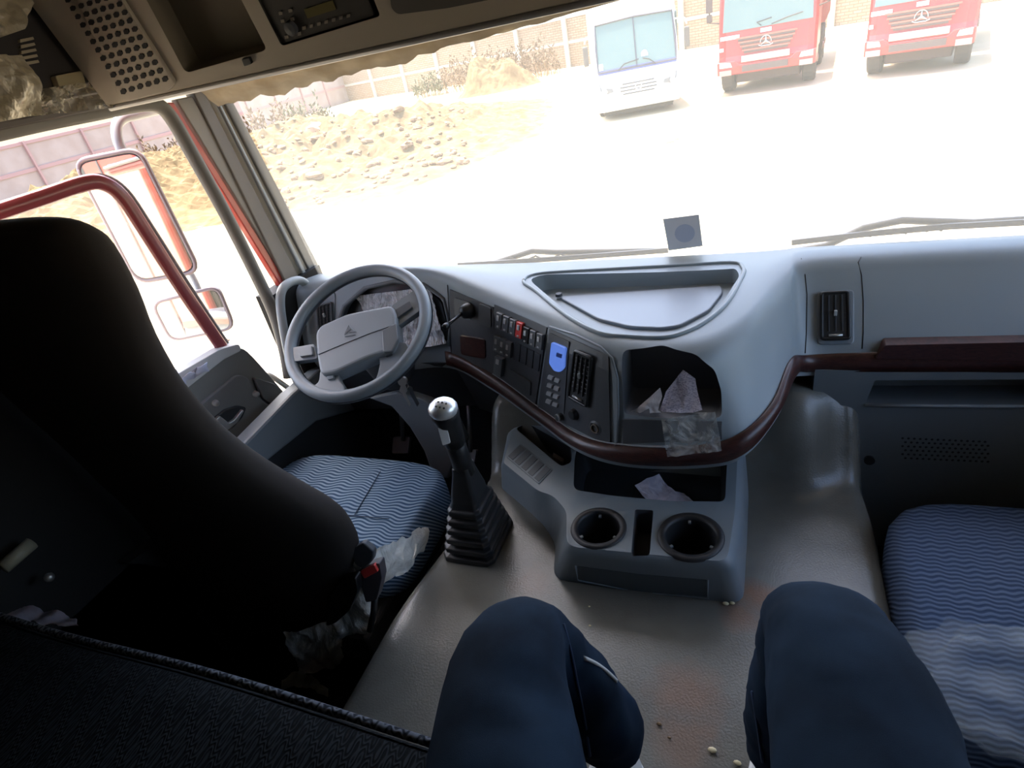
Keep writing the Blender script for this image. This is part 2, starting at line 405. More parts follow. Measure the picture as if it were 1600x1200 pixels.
# ================================================================== DRIVER'S DOOR, standing open
th = math.radians(15); DH = Vector((-1.10, 1.30, 0)); DN = Vector((math.cos(th), -math.sin(th), 0))
def dplane(off=0.0): return plane_surf(DH+DN*off, DN)
dr = empty('door_1', DH); tag(dr, kind='structure')
def dpoly(name, poly, off, t, mt, parent, r=0, bevel=.004, k=4):
    P = fillet([Vector(p) for p in poly], r, k) if r else [Vector(p) for p in poly]
    s = dplane(off); H = [s(p.x, p.y)[0] for p in P]
    return MB().prism(H, -DN*t).build(name, mt, parent, bevel=bevel)
panel = dpoly('door_panel', [(150, 700), (265, 607), (345, 553), (378, 541), (398, 560), (452, 622), (452, 660), (330, 790), (150, 900)], 0, .05, M_door, dr, r=14, bevel=.008)
dpoly('sill_cap', [(200, 640), (265, 592), (345, 545), (374, 537), (378, 548), (350, 562), (270, 625), (200, 672)], .006, .05, mat('sill_grey', (.55, .56, .56), .5), dr, r=6, bevel=.006)
dpoly('armrest', [(280, 660), (372, 585), (388, 590), (400, 616), (425, 636), (440, 634), (400, 680), (330, 745), (290, 750)], .012, .02, mat('armrest_grey', (.185, .19, .19), .6), dr, r=10, bevel=.006)
dpoly('door_pocket_panel', [(398, 590), (430, 600), (452, 622), (440, 632), (426, 632), (412, 622)], .02, .02, mat('pocket_dark', (.10, .105, .105), .6), dr, r=5)
hb = dpoly('handle_bezel', [(330, 665), (337, 652), (352, 640), (372, 634), (386, 637), (380, 652), (366, 668), (350, 679), (338, 677)], .02, .015, M_dark, dr, r=4)
hd = dpoly('door_handle', [(333, 659), (344, 650), (352, 656), (358, 661), (366, 656), (379, 640), (382, 642), (372, 660), (358, 671), (348, 676), (338, 670)], .030, .014, M_steel, dr, r=2, bevel=.003)
for c in ((338, 630), (401, 616)):
    p = dplane(.02)(*c)[0]; MB().lathe(p, DN, [(0, .006), (.007, .006), (.009, .0), (.009, -.01)], 12).build('screw_cap', M_door, dr, smooth=True)
# red window frame with rounded corner, and its rubber and glass
fr = [(-90, 360), (0, 330), (70, 307), (130, 287), (160, 286), (190, 306), (225, 358), (285, 452), (345, 540), (356, 556)]
P = [dplane(-.02)(a, b)[0] for a, b in fr]
MB().tube(catmull(P, 4), .011, 8, flat=1.6).build('window_frame', M_redwash, dr, smooth=True)
fr2 = [(-90, 350), (0, 320), (70, 297), (130, 278), (164, 276), (198, 298), (234, 350), (294, 444), (356, 538), (366, 550)]
P = [dplane(-.035)(a, b)[0] for a, b in fr2]
MB().tube(catmull(P, 4), .006, 6).build('window_seal', mat('seal_grey', (.18, .17, .16), .5), dr, smooth=True)
gl = [(-90, 360), (0, 330), (130, 290), (160, 290), (190, 312), (225, 362), (345, 545), (265, 600), (160, 672), (-90, 800)]
P = [dplane(-.03)(a, b)[0] for a, b in gl]
O('window_pane', P, [tuple(range(len(P)))], M_glass2, dr)
P = [dplane(-.04)(a, b)[0] for a, b in ((150, 690), (265, 602), (350, 545), (360, 530), (262, 590), (150, 672))]
MB().prism(P, -DN*.02).build('belt_moulding', mat('belt_dark', (.2, .13, .1), .5), dr)
hinge = MB().tube([onX(450, 606, -1.12), onX(425, 588, -1.16), onX(398, 572, -1.2)], .008, 8).build('door_stay', M_steel, dr, smooth=True)
# torn polythene and a glove lying on the door sill
P = []
sf = dplane(.018)
for i in range(13):
    for j in range(3):
        a = lerp(262, 325, i/12); b = lerp(610, 572, i/12)
        p = sf(a, b-4+j*6)[0]+DN*(.012*noise.noise(Vector((i*.9, j*1.3, 0))))+Vector((0, 0, .012*noise.noise(Vector((i*.7, j, 5)))+.004)); P.append(p)
tag(O('plastic_scrap', P, [(i*3+j, i*3+j+1, i*3+j+4, i*3+j+3) for i in range(12) for j in range(2)], mat('lilac_film', (.55, .55, .68), .3), None, smooth=True),
    'torn strip of pale lilac plastic film lying along the open door sill', 'plastic scrap').modifiers.new('s', 'SOLIDIFY').thickness = .002

# grab handle on the A pillar
gh = thing('grab_handle', 'pale grey curved grab handle on the left windscreen pillar beside the steering wheel', 'handle', onX(445, 530, -1.06))
P = [onX(a, b, -1.07) for a, b in ((452, 560), (444, 520), (438, 478), (440, 455), (450, 443), (465, 438), (476, 442), (482, 452))]
MB().tube(catmull(P, 4), [.013]*29, 10).build('grip', M_grey, gh, smooth=True)
MB().lathe(onX(480, 452, -1.075), (.2, -.5, .4), [(0, .012), (.018, .012), (.022, 0), (.022, -.02)], 16).build('mounting_boss', M_trim, gh, smooth=True)

# ================================================================== ENGINE TUNNEL
def tz(x, y):
    z = .40
    r = sstep((y-1.09-.05*sstep((x-.3)/.1))/.13)
    z += .165*r
    z += .038*math.exp(-((x-.285-.25*(1.18-y))/.05)**2)*sstep((y-1.09)/.10)+.018*math.exp(-((x-.385)/.04)**2)*sstep((y-1.16)/.12)
    z += .02*sstep((x-.24)/.1)*sstep((y-.98)/.2)
    z += .012*noise.noise(Vector((x*7, y*7, 0)))*r + .002*noise.noise(Vector((x*5, y*5, 3)))
    return z
def txl(y): return lerp(-.50, -.455, sstep((y-.6)/.4))
def txr(y): return .445-.03*sstep((y-1.0)/.3)
NY, rings = 110, []
for i in range(NY+1):
    y = lerp(-.35, 1.47, i/NY); a, b = txl(y), txr(y); R = .035; ring = [Vector((a-.03, y, 0.0)), Vector((a-.006, y, tz(a, y)-R-.02))]
    for k in range(6):
        t = PI/2*k/5; ring.append(Vector((a+R-R*math.cos(t), y, tz(a, y)-R+R*math.sin(t))))
    for k in range(1, 30):
        x = lerp(a+R, b-R, k/30); ring.append(Vector((x, y, tz(x, y))))
    for k in range(6):
        t = PI/2*k/5; ring.append(Vector((b-R+R*math.sin(t), y, tz(b, y)-R+R*math.cos(t))))
    ring += [Vector((b+.006, y, tz(b, y)-R-.02)), Vector((b+.03, y, 0.0))]
    rings.append(ring)
mb = MB().loft(rings, True, True)
# vinyl with rust-red soil marks of their own shape
vt = M_vinyl.node_tree; N = vt.nodes; L = vt.links
tc = N.new('ShaderNodeTexCoord'); base = N['Principled BSDF'].inputs['Base Color'].links[0].from_socket
def spot(c, r, colr, src, stren):
    vm = N.new('ShaderNodeVectorMath'); vm.operation = 'DISTANCE'; vm.inputs[1].default_value = c; L.new(tc.outputs['Object'], vm.inputs[0])
    nz = N.new('ShaderNodeTexNoise'); nz.inputs['Scale'].default_value = 22; nz.inputs['Detail'].default_value = 6; L.new(tc.outputs['Object'], nz.inputs['Vector'])
    ad = N.new('ShaderNodeMath'); ad.operation = 'MULTIPLY_ADD'; ad.inputs[1].default_value = r*.9; L.new(nz.outputs['Fac'], ad.inputs[0]); L.new(vm.outputs['Value'], ad.inputs[2])
    mr = N.new('ShaderNodeMapRange'); mr.inputs['From Min'].default_value = r*.75; mr.inputs['From Max'].default_value = r*1.45; mr.inputs['To Min'].default_value = stren; mr.inputs['To Max'].default_value = 0
    L.new(ad.outputs[0], mr.inputs['Value'])
    mx = N.new('ShaderNodeMix'); mx.data_type = 'RGBA'; mx.inputs['B'].default_value = (*colr, 1)
    L.new(mr.outputs[0], mx.inputs['Factor']); L.new(src, mx.inputs['A']); return mx.outputs['Result']
s_ = base
for (px, py), r, st in (((1075, 1085), .075, .42), ((1185, 930), .045, .7), ((1160, 960), .05, .5), ((1070, 1170), .06, .35), ((830, 910), .06, .25), ((1215, 760), .02, .2)):
    s_ = spot(onZ(px, py, .4), r, (.26, .12, .06), s_, st)
L.new(s_, N['Principled BSDF'].inputs['Base Color'])
tunnel = S(mb.build('trim_7', M_vinyl, smooth=True)); tag(tunnel, 'grey vinyl covered engine tunnel with rust coloured soil marks')

# ================================================================== DASHBOARD
# stations along the dash: top crest B, top of the wood band C, bottom of the wood band D
ST = [  # B, C, D
 ((-1.09, 1.34, .855), (-1.09, 1.29, .70), (-1.09, 1.28, .665)),
 ((-.93, 1.350, .870), (-.93, 1.28, .67), (-.93, 1.27, .63)),
 ((-.79, 1.375, .885), (-.78, 1.29, .66), (-.78, 1.28, .615)),
 ((-.62, 1.365, .875), (-.62, 1.32, .65), (-.62, 1.31, .61)),
]
def st(b, zb, c, yc, d, yd): ST.append((tuple(onZ(*b, zb)), tuple(onY(*c, yc)), tuple(onY(*d, yd))))
st((770, 468), .850, (772, 585), 1.25, (765, 603), 1.235)
st((850, 500), .842, (846, 639), 1.12, (838, 655), 1.105)
st((925, 533), .836, (915, 683), 1.01, (905, 702), .995)
st((1000, 550), .832, (1000, 697), .96, (985, 724), .95)
st((1095, 547), .832, (1100, 694), .955, (1105, 724), .945)
st((1165, 508), .835, (1158, 675), .97, (1165, 705), .96)
st((1206, 462), .840, (1205, 628), 1.05, (1215, 645), 1.04)
st((1234, 432), .845, (1234, 562), 1.17, (1240, 588), 1.16)
ST += [((.30, 1.355, .852), (.313, 1.235, .692), (.313, 1.228, .655)),
       ((.45, 1.365, .854), (.45, 1.237, .699), (.45, 1.230, .657)),
       ((.80, 1.365, .854), (.80, 1.237, .716), (.80, 1.230, .664)),
       ((1.09, 1.36, .854), (1.09, 1.237, .721), (1.09, 1.230, .668))]
SUBD = 7
Bc = catmull([s[0] for s in ST], SUBD); Cc = catmull([s[1] for s in ST], SUBD); Dc = catmull([s[2] for s in ST], SUBD)
rings = []
for B, C, D in zip(Bc, Cc, Dc):
    xw = max(-1.09, min(1.09, B.x))
    W = Vector((xw, 1.50, .83)); Wt = Vector((xw, 1.46, .862 if False else lerp(.848, B.z, .25)))
    topm = Wt.lerp(B, .5)+Vector((0, 0, .008))
    # crest rounding
    cr = open_fillet([topm, B, B.lerp(C, .6)], .055, 6)[1:-1]
    face = [B.lerp(C, .45), B.lerp(C, .8), C]
    E = Vector((D.x, D.y+.004, D.z-.014)); G = Vector((xw if abs(D.x) > 1 else D.x, max(1.36, D.y+.1), D.z-.04)); H = Vector((xw, 1.50, .60))
    rings.append([H, W, Wt, topm]+cr+face+[D, E, G])
dash_root = thing('dashboard', 'blue grey moulded truck dashboard with bulging centre stack and dark wood band', 'dashboard', (0, 1.3, .5))
dash = MB().loft(rings, True, True).build('dash_shell', M_dash, dash_root, smooth=True)
tmp_surf = bvh_surf(dash)
def cutter(poly, surf, direction, depth, mt, r=0, out=.05, k=4, floor_shift=None, bev=0):
    P = fillet([Vector((a, b)) for a, b in poly], r, k) if r else [Vector(p) for p in poly]
    H = [surf(p.x, p.y)[0] for p in P]; d = Vector(direction).normalized()
    c = MB().prism([h-d*out for h in H], d*(depth+out)).build('cutter', mt)
    return c
# tray pocket in the top
topplane = plane_surf((0, 1.2, .848), (0, 0, 1))
pocket_poly = [(826, 440), (850, 431), (1150, 418), (1156, 430), (1128, 472), (1070, 514), (1035, 522), (940, 514), (890, 488)]
c1 = cutter(pocket_poly, topplane, (0, 0, -1), .038, M_dash, r=16)
# cubby on the bulge front
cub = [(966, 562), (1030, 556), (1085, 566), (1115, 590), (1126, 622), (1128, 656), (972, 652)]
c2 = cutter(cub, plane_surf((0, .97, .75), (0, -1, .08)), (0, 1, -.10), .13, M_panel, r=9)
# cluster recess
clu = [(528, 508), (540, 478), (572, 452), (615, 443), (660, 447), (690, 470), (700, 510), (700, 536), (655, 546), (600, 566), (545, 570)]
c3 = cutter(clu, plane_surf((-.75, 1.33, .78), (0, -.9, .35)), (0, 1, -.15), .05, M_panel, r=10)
# glovebox ledge
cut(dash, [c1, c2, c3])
dash.data.polygons.foreach_set('use_smooth', [True]*len(dash.data.polygons))
def edge_split_smooth(o, ang=30):
    m = o.modifiers.new('e', 'EDGE_SPLIT'); m.split_angle = math.radians(ang); apply_mods(o)
edge_split_smooth(dash, 32)
DS = bvh_surf(dash); ES = tmp_surf   # ES: the shell before cutting
# pocket floor, inner step and bead
TP = plane_surf((0, 1.2, .817), (0, 0, 1))
MB().prism([TP(p.x, p.y)[0] for p in fillet([Vector(p) for p in ((872, 463), (1127, 445), (1130, 455), (1108, 484), (1062, 508), (1035, 512), (985, 510), (935, 498))], 8)], (0, 0, -.012)).build('tray_mat', M_tray, dash_root, bevel=.003)
bead = [(818, 440), (838, 429), (900, 424), (1050, 416), (1142, 411), (1160, 418), (1160, 432), (1136, 474), (1098, 506), (1060, 523), (1030, 528), (980, 526), (935, 520), (885, 494), (838, 456)]
P = [ES(a, b) for a, b in bead]; P = catmull([p for p, n in P], 4, True); P += P[:2]
MB().tube([p+Vector((0, 0, .001)) for p in P], .0045, 8).build('tray_rim', M_dash, dash_root, smooth=True)
MB().lathe(onZ(873, 459, .822), (0, 0, 1), [(0, .001), (.008, .001), (.009, -.006)], 12).build('tray_plug', M_panel, dash_root)
# wood band: strips built along C-D, slightly proud
def band(name, i0, i1, mt, off, c0=0.0, c1=1.0, parent=dash_root, thick=.012):
    rg = []
    for i in range(i0, i1+1):
        C, D = Cc[i], Dc[i]; T = (Cc[min(i+1, len(Cc)-1)]-Cc[max(i-1, 0)]).normalized(); up = (C-D).normalized(); n = T.cross(up).normalized()
        if n.y > 0: n = -n
        a = C.lerp(D, c0); b = C.lerp(D, c1); m_ = a.lerp(b, .5)
        rg.append([a-n*.004, a+n*off, m_+n*(off+thick*.2), b+n*off, b-n*.004])
    return MB().loft(rg, True, True).build(name, mt, parent, smooth=True)
nS = len(Cc)-1
band('wood_trim', SUBD*3, nS, M_wood, .006, 0, 1)
band('wood_trim_highlight', SUBD*4, SUBD*8-4, M_chrome if False else mat('wood_highlight', (.30, .31, .33), .3), .007, -.08, 0.0, thick=.004)  # pale strip paints a highlight along the band's upper edge
# right part of the band steps up (wider from px 1380 on)
S_ = plane_surf((0, 1.236, .7), (0, -1, 0))
plate('wood_trim_upper', [(1366, 556), (1382, 535), (1640, 529), (1760, 528), (1760, 560), (1640, 560)], S_, .012, M_wood, dash_root, r=4, bevel=.003, back=.02)
# charcoal switch panel on the face: follows the shell
def facepoly(name, poly, t, mt, parent, nu=18, nv=5, lift=0.0):
    (tl, tr, br, bl) = poly
    return grid_plate(name, tl, tr, br, bl, nu, nv, ES, t, mt, parent, lift)
pn = facepoly('instrument_fascia', ((704, 452), (772, 480), (776, 585), (706, 566)), .003, M_panel, dash_root, 6, 5)
swp = facepoly('switch_fascia', ((774, 476), (856, 512), (838, 634), (774, 588)), .004, M_panel, dash_root, 8, 6)
ctp = facepoly('centre_fascia', ((860, 514), (952, 556), (955, 697), (842, 640)), .004, M_panel, dash_root, 10, 6)
path_tube('fascia_seam', [(700, 445), (703, 500), (706, 560)], ES, .0012, M_black, dash_root, lift=.002)
rim = [(860, 511), (900, 524), (940, 543), (958, 560), (966, 590), (967, 640), (965, 690), (960, 700), (940, 694)]
path_tube('fascia_edge', [(a, b) for a, b in rim], ES, .0028, mat('fascia_edge', (.17, .19, .21), .35), dash_root, lift=.003)
def sw(name, cx, cy, w_, h_, mt, sk=0.0, t=.007, parent=swp, face=None, lift=.004):
    "one rocker switch, tilted to the skew of the panel"
    dx = (w_/2, w_*sk/2); hx = -h_*0.05
    q = [(cx-dx[0]-hx, cy-dx[1]-h_/2), (cx+dx[0]-hx, cy+dx[1]-h_/2), (cx+dx[0]+hx, cy+dx[1]+h_/2), (cx-dx[0]+hx, cy-dx[1]+h_/2)]
    o = plate(name, q, ES, t, mt, parent, bevel=.0012, lift=lift)
    return o
M_sw = mat('switch_grey', (.12, .125, .13), .35)
M_swp = mat('switch_mark', (.5, .5, .5), .4)
def switch(cx, cy, mt=M_sw, mark=True):
    o = sw('rocker_switch', cx, cy, 9, 24, mt, .42)
    if mark: sw('switch_marking', cx-.5, cy-4, 3.5, 8, M_swp if mt is M_sw else M_white, .42, t=.0012, parent=swp, lift=.0112)
    if mark: sw('switch_marking', cx-1, cy+8, 3, 2.5, M_swp, .42, t=.0012, parent=swp, lift=.0112)
for i in range(7):
    cx, cy = 784+i*10.6, 500+i*4.9+(3 if i > 3 else 0)
    switch(cx, cy, M_redbtn if i == 3 else (M_black if i == 4 else M_sw))
for i in range(3): switch(780.5+i*9.0, 535+i*4.6)
for i in range(4): sw('blank_switch', 811+i*10.2, 549+i*5, 9, 27, mat('blank_dark', (.04, .043, .05), .5), .45, t=.003)
sw('large_rocker_switch', 784, 570, 12, 28, M_sw, .42, t=.010)
sw('switch_marking', 784, 562, 5, 8, M_swp, .42, t=.0012, lift=.0142)
plate('ashtray_lid', [(799, 574), (833, 596), (832, 618), (798, 594)], ES, .004, M_panel, swp, r=3, bevel=.002, lift=.004)
# left fascia: two squares, wood inset and stalk switch
plate('light_switch_plate', [(712, 464), (736, 472), (738, 500), (713, 493)], ES, .003, M_sw, pn, r=4, lift=.003)
plate('blank_switch', [(750, 473), (769, 480), (770, 512), (751, 504)], ES, .003, mat('blank_mid', (.085, .09, .098), .5), pn, r=4, lift=.003)
plate('wood_inset', [(721, 521), (760, 529), (761, 560), (722, 553)], ES, .003, M_wood, pn, r=5, lift=.003, bevel=.001)
# climate strip
M_cl = mat('climate_strip', (.07, .075, .083), .4)
cs = facepoly('climate_fascia', ((862, 520), (892, 534), (884, 646), (852, 628)), .006, M_cl, dash_root, 4, 5)
plate('climate_display', [(867, 533), (889, 542), (887, 573), (880, 580), (871, 578), (863, 566)], ES, .003, M_lcd, cs, r=3, lift=.007, bevel=.0005)
plate('display_digits', [(876, 549), (884, 552), (883, 558), (875, 555)], ES, .0008, mat('lcd_dark', (.04, .08, .3), .3), cs, lift=.0102)
def button(cx, cy, w_, h_, mt, nm='climate_button'):
    plate(nm, [(cx-w_/2+1, cy-h_/2-1), (cx+w_/2+1, cy-h_/2+2), (cx+w_/2-1, cy+h_/2+2), (cx-w_/2-1, cy+h_/2-1)], ES, .004, mt, cs, bevel=.001, lift=.006)
for r_ in range(4):
    for c_ in range(2): button(864.5+c_*10.5-r_*1.0, 588+r_*12.5+c_*4.5, 7.5, 6, mat('button_mark', (.36, .37, .38), .4))
# centre air vent
def vent(name, quad, surf, parent, nv=5, nh=8, lift=.005, rimm=M_black, t=.012):
    tl, tr, br, bl = [Vector(q) for q in quad]
    def q(u, v): a = tl.lerp(tr, u).lerp(bl.lerp(br, u), v); return surf(a.x, a.y)
    r_ = plate(name, [tuple(tl), tuple(tr), tuple(br), tuple(bl)], surf, .004, M_dark, parent, r=4, lift=lift, bevel=.001)
    n = avgn([q(u, v)[1] for u in (0, 1) for v in (0, 1)])
    ring = [q(u, v)[0]+n*(lift+.004) for u, v in [(0, 0), (.5, 0), (1, 0), (1, .5), (1, 1), (.5, 1), (0, 1), (0, .5)]]
    ring = fillet(ring, .006, 3); ring.append(ring[0]); ring.append(ring[1])
    MB().tube(ring, .0038, 6).build('vent_bezel', rimm, r_, smooth=True)
    for i in range(1, nh):
        v = lerp(.04, .84, i/nh); a = q(.1, v)[0]+n*(lift+.003); b = q(.9, v)[0]+n*(lift+.003)
        MB().tube([a, b], .0015, 4).build('vent_slat', mat('vent_slat_grey', (.05, .052, .058), .4), r_)
    for i in range(1, nv):
        u = i/nv; a = q(u, .06)[0]+n*(lift+.006); b = q(u, .84)[0]+n*(lift+.006)
        MB().tube([a, b], .002, 4).build('vent_slat', mat('vent_slat_dark', (.03, .03, .033), .3), r_)
    w0 = q(.25, .93)[0]+n*(lift+.006); w1 = q(.75, .93)[0]+n*(lift+.006)
    MB().tube([w0, w1], .003, 8).build('vent_wheel', M_steel, r_, smooth=True)
    kn = q(.5, .45)[0]+n*(lift+.008); MB().box(kn, (.006, .006, .012)).build('vent_tab', M_grey, r_, bevel=.001)
    return r_
vent('centre_air_vent', ((903, 547), (929, 558), (921, 634), (893, 618)), ES, ctp, 4, 9)
# knobs and lighter socket
def knob(px, py, r, h, mt, nm='rotary_knob', rim=None):
    p, n = ES(px, py); o = MB().lathe(p, n, [(r*1.15, 0), (r*1.15, .003), (r, .005), (r*.9, h), (r*.75, h+.002), (0, h+.002)], 20).build(nm, mt, ctp, smooth=False)
    return p, n
p, n = knob(880, 650, .0095, .014, M_panel); MB().lathe(p+n*.016, n, [(.0095, -.002), (.0095, .001), (.0075, .0015)], 20).build('knob_ring', M_steel, ctp)
knob(900, 646, .013, .012, M_black)
p, n = ES(932, 668); MB().lathe(p, n, [(.017, 0), (.017, .004), (.013, .006), (.0125, 0), (.0, -.0)], 24).build('lighter_socket', M_panel, ctp)
MB().lathe(p+n*.003, n, [(.0105, 0), (.0105, .005), (.008, .005), (.008, -.001)], 24).build('socket_ring', mat('brass_ring', (.5, .42, .32), .3, metal=.9), ctp)
MB().lathe(p+n*.0035, n, [(.008, 0), (0, 0)], 20).build('socket_well', M_black, ctp)
# cubby lip panel under the opening
grid_plate('cubby_door', (973, 654), (1127, 658), (1128, 686), (975, 692), 10, 3, ES, .004, M_panel, dash_root)
# seam lines right of the bulge
path_tube('panel_seam', [(1252, 404), (1258, 430), (1261, 460), (1260, 520), (1258, 552)], ES, .0012, M_black, dash_root, lift=0)
path_tube('panel_seam', [(1345, 402), (1341, 410), (1346, 430), (1349, 470), (1349, 520), (1347, 545)], ES, .0012, M_black, dash_root, lift=0)
vb = plate('vent_surround', [(1277, 456), (1334, 453), (1334, 538), (1277, 539)], ES, .004, mat('vent_surround', (.20, .225, .25), .4), dash_root, r=7, bevel=.002)
vent('passenger_air_vent', ((1283, 460), (1324, 458), (1326, 530), (1283, 531)), ES, dash_root, 4, 8, lift=.007)
# left vent
plate('vent_surround', [(482, 470), (524, 455), (524, 508), (484, 524)], ES, .003, mat('vent_surround', (.3, .3, .3), .4), dash_root, r=6)
vent('driver_air_vent', ((498, 478), (520, 472), (522, 508), (501, 516)), ES, dash_root, 4, 7, lift=.004, rimm=M_panel)
# cluster hood brow, gauges and the crumpled film over them
path_tube('cluster_brow', [(526, 512), (538, 478), (570, 450), (615, 440), (662, 444), (694, 467), (704, 510), (702, 540)], ES, .006, mat('brow_grey', (.12, .13, .14), .5), dash_root, lift=.0, k=8)
CP = Vector((-.74, 1.365, .78)); CN = Vector((0, -.93, .36)).normalized(); CS = plane_surf(CP, CN)
cl = plate('instrument_cluster', clu, CS, .004, M_black, dash_root, r=10, back=.01)
for c, r_ in (((590, 497), .042), ((650, 490), .042), ((620, 470), .018), ((556, 515), .018)):
    p, n = CS(*c); MB().lathe(p+n*.004, n, [(r_, 0), (r_, .004), (r_*.9, .004), (r_*.88, .001), (0, .001)], 28).build('gauge', mat('gauge_face', (.5, .5, .55), .4), cl)
M_filmc = film_mat('cluster_film', (.93, .93, .97), 1.2, 30, (4, 1, 1))
def crumple(name, polyq, surf, nu, nv, amp, freq, mt, parent=None, lift=.01, seed=0, solid=.0012):
    tl, tr, br, bl = [Vector(q) for q in polyq]; V = []
    for i in range(nu+1):
        for j in range(nv+1):
            a = tl.lerp(tr, i/nu).lerp(bl.lerp(br, i/nu), j/nv); p, n = surf(a.x, a.y)
            h = noise.fractal(p*freq+Vector((seed, seed*2, 0)), .8, 2.0, 4)
            V.append(p+n*(lift+amp*h))
    o = O(name, V, [(i*(nv+1)+j, i*(nv+1)+j+1, (i+1)*(nv+1)+j+1, (i+1)*(nv+1)+j) for i in range(nu) for j in range(nv)], mt, parent, smooth=False)
    if solid: o.modifiers.new('s', 'SOLIDIFY').thickness = solid
    return o
cf = crumple('protective_film', ((560, 462), (676, 448), (700, 536), (610, 552)), CS, 36, 24, .012, 30, M_filmc, None, .016, 3)
tag(cf, 'crumpled clear protective film over the instrument cluster behind the steering wheel', 'plastic film')

# lower dash, driver side, dark knee panel
kb = [(-1.06, .62), (-.36, .60)]
mb = MB()
for (x0, z0, y0), (x1, z1, y1) in (((-1.06, .635, 1.27), (-.60, .615, 1.31)), ((-.60, .615, 1.31), (-.44, .605, 1.23))):
    mb.add([(x0, y0, z0), (x1, y1, z1), (x1, y1+.10, .40), (x0, y0+.08, .40), (x0, 1.49, z0), (x1, 1.49, z1), (x1, 1.49, .40), (x0, 1.49, .40)],
           [(0, 1, 2, 3), (4, 7, 6, 5), (0, 4, 5, 1), (3, 2, 6, 7), (0, 3, 7, 4), (1, 5, 6, 2)])
mb.build('knee_panel', mat('knee_dark', (.05, .052, .055), .6), dash_root)
# lower dash, passenger side: ledge shelf and dark lower panel with vent holes
mb = MB(); mb.add([(.325, 1.225, .66), (1.09, 1.225, .66), (1.09, 1.28, .10), (.325, 1.28, .10), (.325, 1.49, .632), (1.09, 1.49, .632), (1.09, 1.49, .10), (.33, 1.49, .10)],
        [(0, 1, 2, 3), (4, 7, 6, 5), (0, 4, 5, 1), (3, 2, 6, 7), (0, 3, 7, 4), (1, 5, 6, 2)])
glow = mb.build('lower_panel', M_dashlow, dash_root)
PS = plane_surf((0, 1.2325, .58), (0, -1, .098))
c = cutter([(1366, 591), (1700, 588), (1700, 634), (1352, 632)], PS, (0, 1, -.15), .10, M_dashlow, r=3)
cut(glow, [c])
path_tube('shelf_lip', [(1352, 633), (1450, 634), (1600, 635), (1700, 636)], PS, .004, M_dash, dash_root)
mb = MB()
for r_ in range(6):
    for c_ in range(15):
        p, n = PS(1410+c_*9.2+(r_ % 2)*4.5, 684+r_*6.2+(c_*.4)); mb.lathe(p+n*.002, n, [(.0028, 0), (0, 0.0006)], 6)
mb.build('vent_perforations', M_black, dash_root)
p, n = PS(1358, 718); MB().lathe(p, n, [(.011, 0), (.011, .006), (0, .007)], 14).build('bolt_cap', M_black, dash_root)

# stalk with black joystick on the fascia
stk = thing('control_stalk', 'black engine brake stalk pointing out of the fascia right of the steering wheel', 'stalk', ES(738, 490)[0])
p, n = ES(737, 483); MB().lathe(p, n, [(.02, 0), (.022, .012), (.016, .03), (.008, .035), (0, .035)], 20).build('stalk_boot', M_black, stk, smooth=True)
p2 = p+n*.03; end = p+ (onY(697, 510, p.y-.10)-p)
MB().tube([p2, p2.lerp(end, .5), end], [.0045, .004, .0045], 10).build('stalk_rod', M_black, stk, smooth=True)
d = (end-p2).normalized(); MB().lathe(end-d*.008, d, [(0, 0), (.008, 0), (.009, .006), (.009, .014), (.006, .018), (0, .018)], 14).build('stalk_knob', M_black, stk, smooth=True)

# ================================================================== STEERING WHEEL
R0 = .2; wc = Vector((-.718, 1.099, .835)); tt = math.radians(59.5); yw = .1
WN = Vector((math.sin(yw)*math.cos(tt), -math.cos(yw)*math.cos(tt), math.sin(tt)))
# wheel frame: u to the right, v up along the wheel; the wheel is turned a little to the left in its plane
WU = Vector((0, 0, 1)).cross(WN).normalized(); WV = WN.cross(WU)
rot = math.radians(0)
WUr = WU*math.cos(rot)+WV*math.sin(rot); WVr = -WU*math.sin(rot)+WV*math.cos(rot)
sw_root = thing('steering_wheel', 'large grey four spoke steering wheel in front of the driver seat', 'steering wheel', wc)
def W3(u, v, h=0.0): return wc+WUr*u+WVr*v+WN*h
rr = []
K = 72
rim_mb = MB(); rings = []
for i in range(K+1):
    a = 2*PI*i/K; c = W3(math.cos(a)*.1855, math.sin(a)*.1855); o_ = (c-wc).normalized()
    rings.append([c+(o_*math.cos(b)*.0150+WN*math.sin(b)*.0165) for b in [2*PI*j/14 for j in range(14)]])
rim_mb.loft(rings, True, False).build('rim', M_wheel, sw_root, smooth=True)
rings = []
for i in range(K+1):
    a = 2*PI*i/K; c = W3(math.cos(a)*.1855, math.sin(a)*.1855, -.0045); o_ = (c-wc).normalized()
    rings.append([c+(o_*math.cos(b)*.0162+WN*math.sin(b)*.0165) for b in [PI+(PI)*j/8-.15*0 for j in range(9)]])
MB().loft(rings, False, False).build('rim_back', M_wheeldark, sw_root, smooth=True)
WS = plane_surf(wc+WN*.012, WN)
def wpoly(name, poly, h, t, mt, r=0, bevel=.003, parent=sw_root, k=4, dome=0):
    s = plane_surf(wc+WN*h, WN)
    P = fillet([Vector(p) for p in poly], r, k) if r else [Vector(p) for p in poly]
    return MB().prism([s(p.x, p.y)[0] for p in P], -WN*t).build(name, mt, parent, bevel=bevel, seg=3)
hubp = [(492, 520), (500, 508), (540, 490), (578, 482), (612, 476), (618, 490), (620, 530), (612, 548), (580, 556), (545, 572), (520, 583), (500, 585), (495, 560)]
wpoly('hub_cover', hubp, .024, .045, M_wheelhub, r=8, bevel=.008)
wpoly('hub_step', [(596, 516), (619, 504), (622, 530), (612, 549), (598, 550)], .026, .01, mat('hub_step_dark', (.12, .13, .14), .4), r=3)
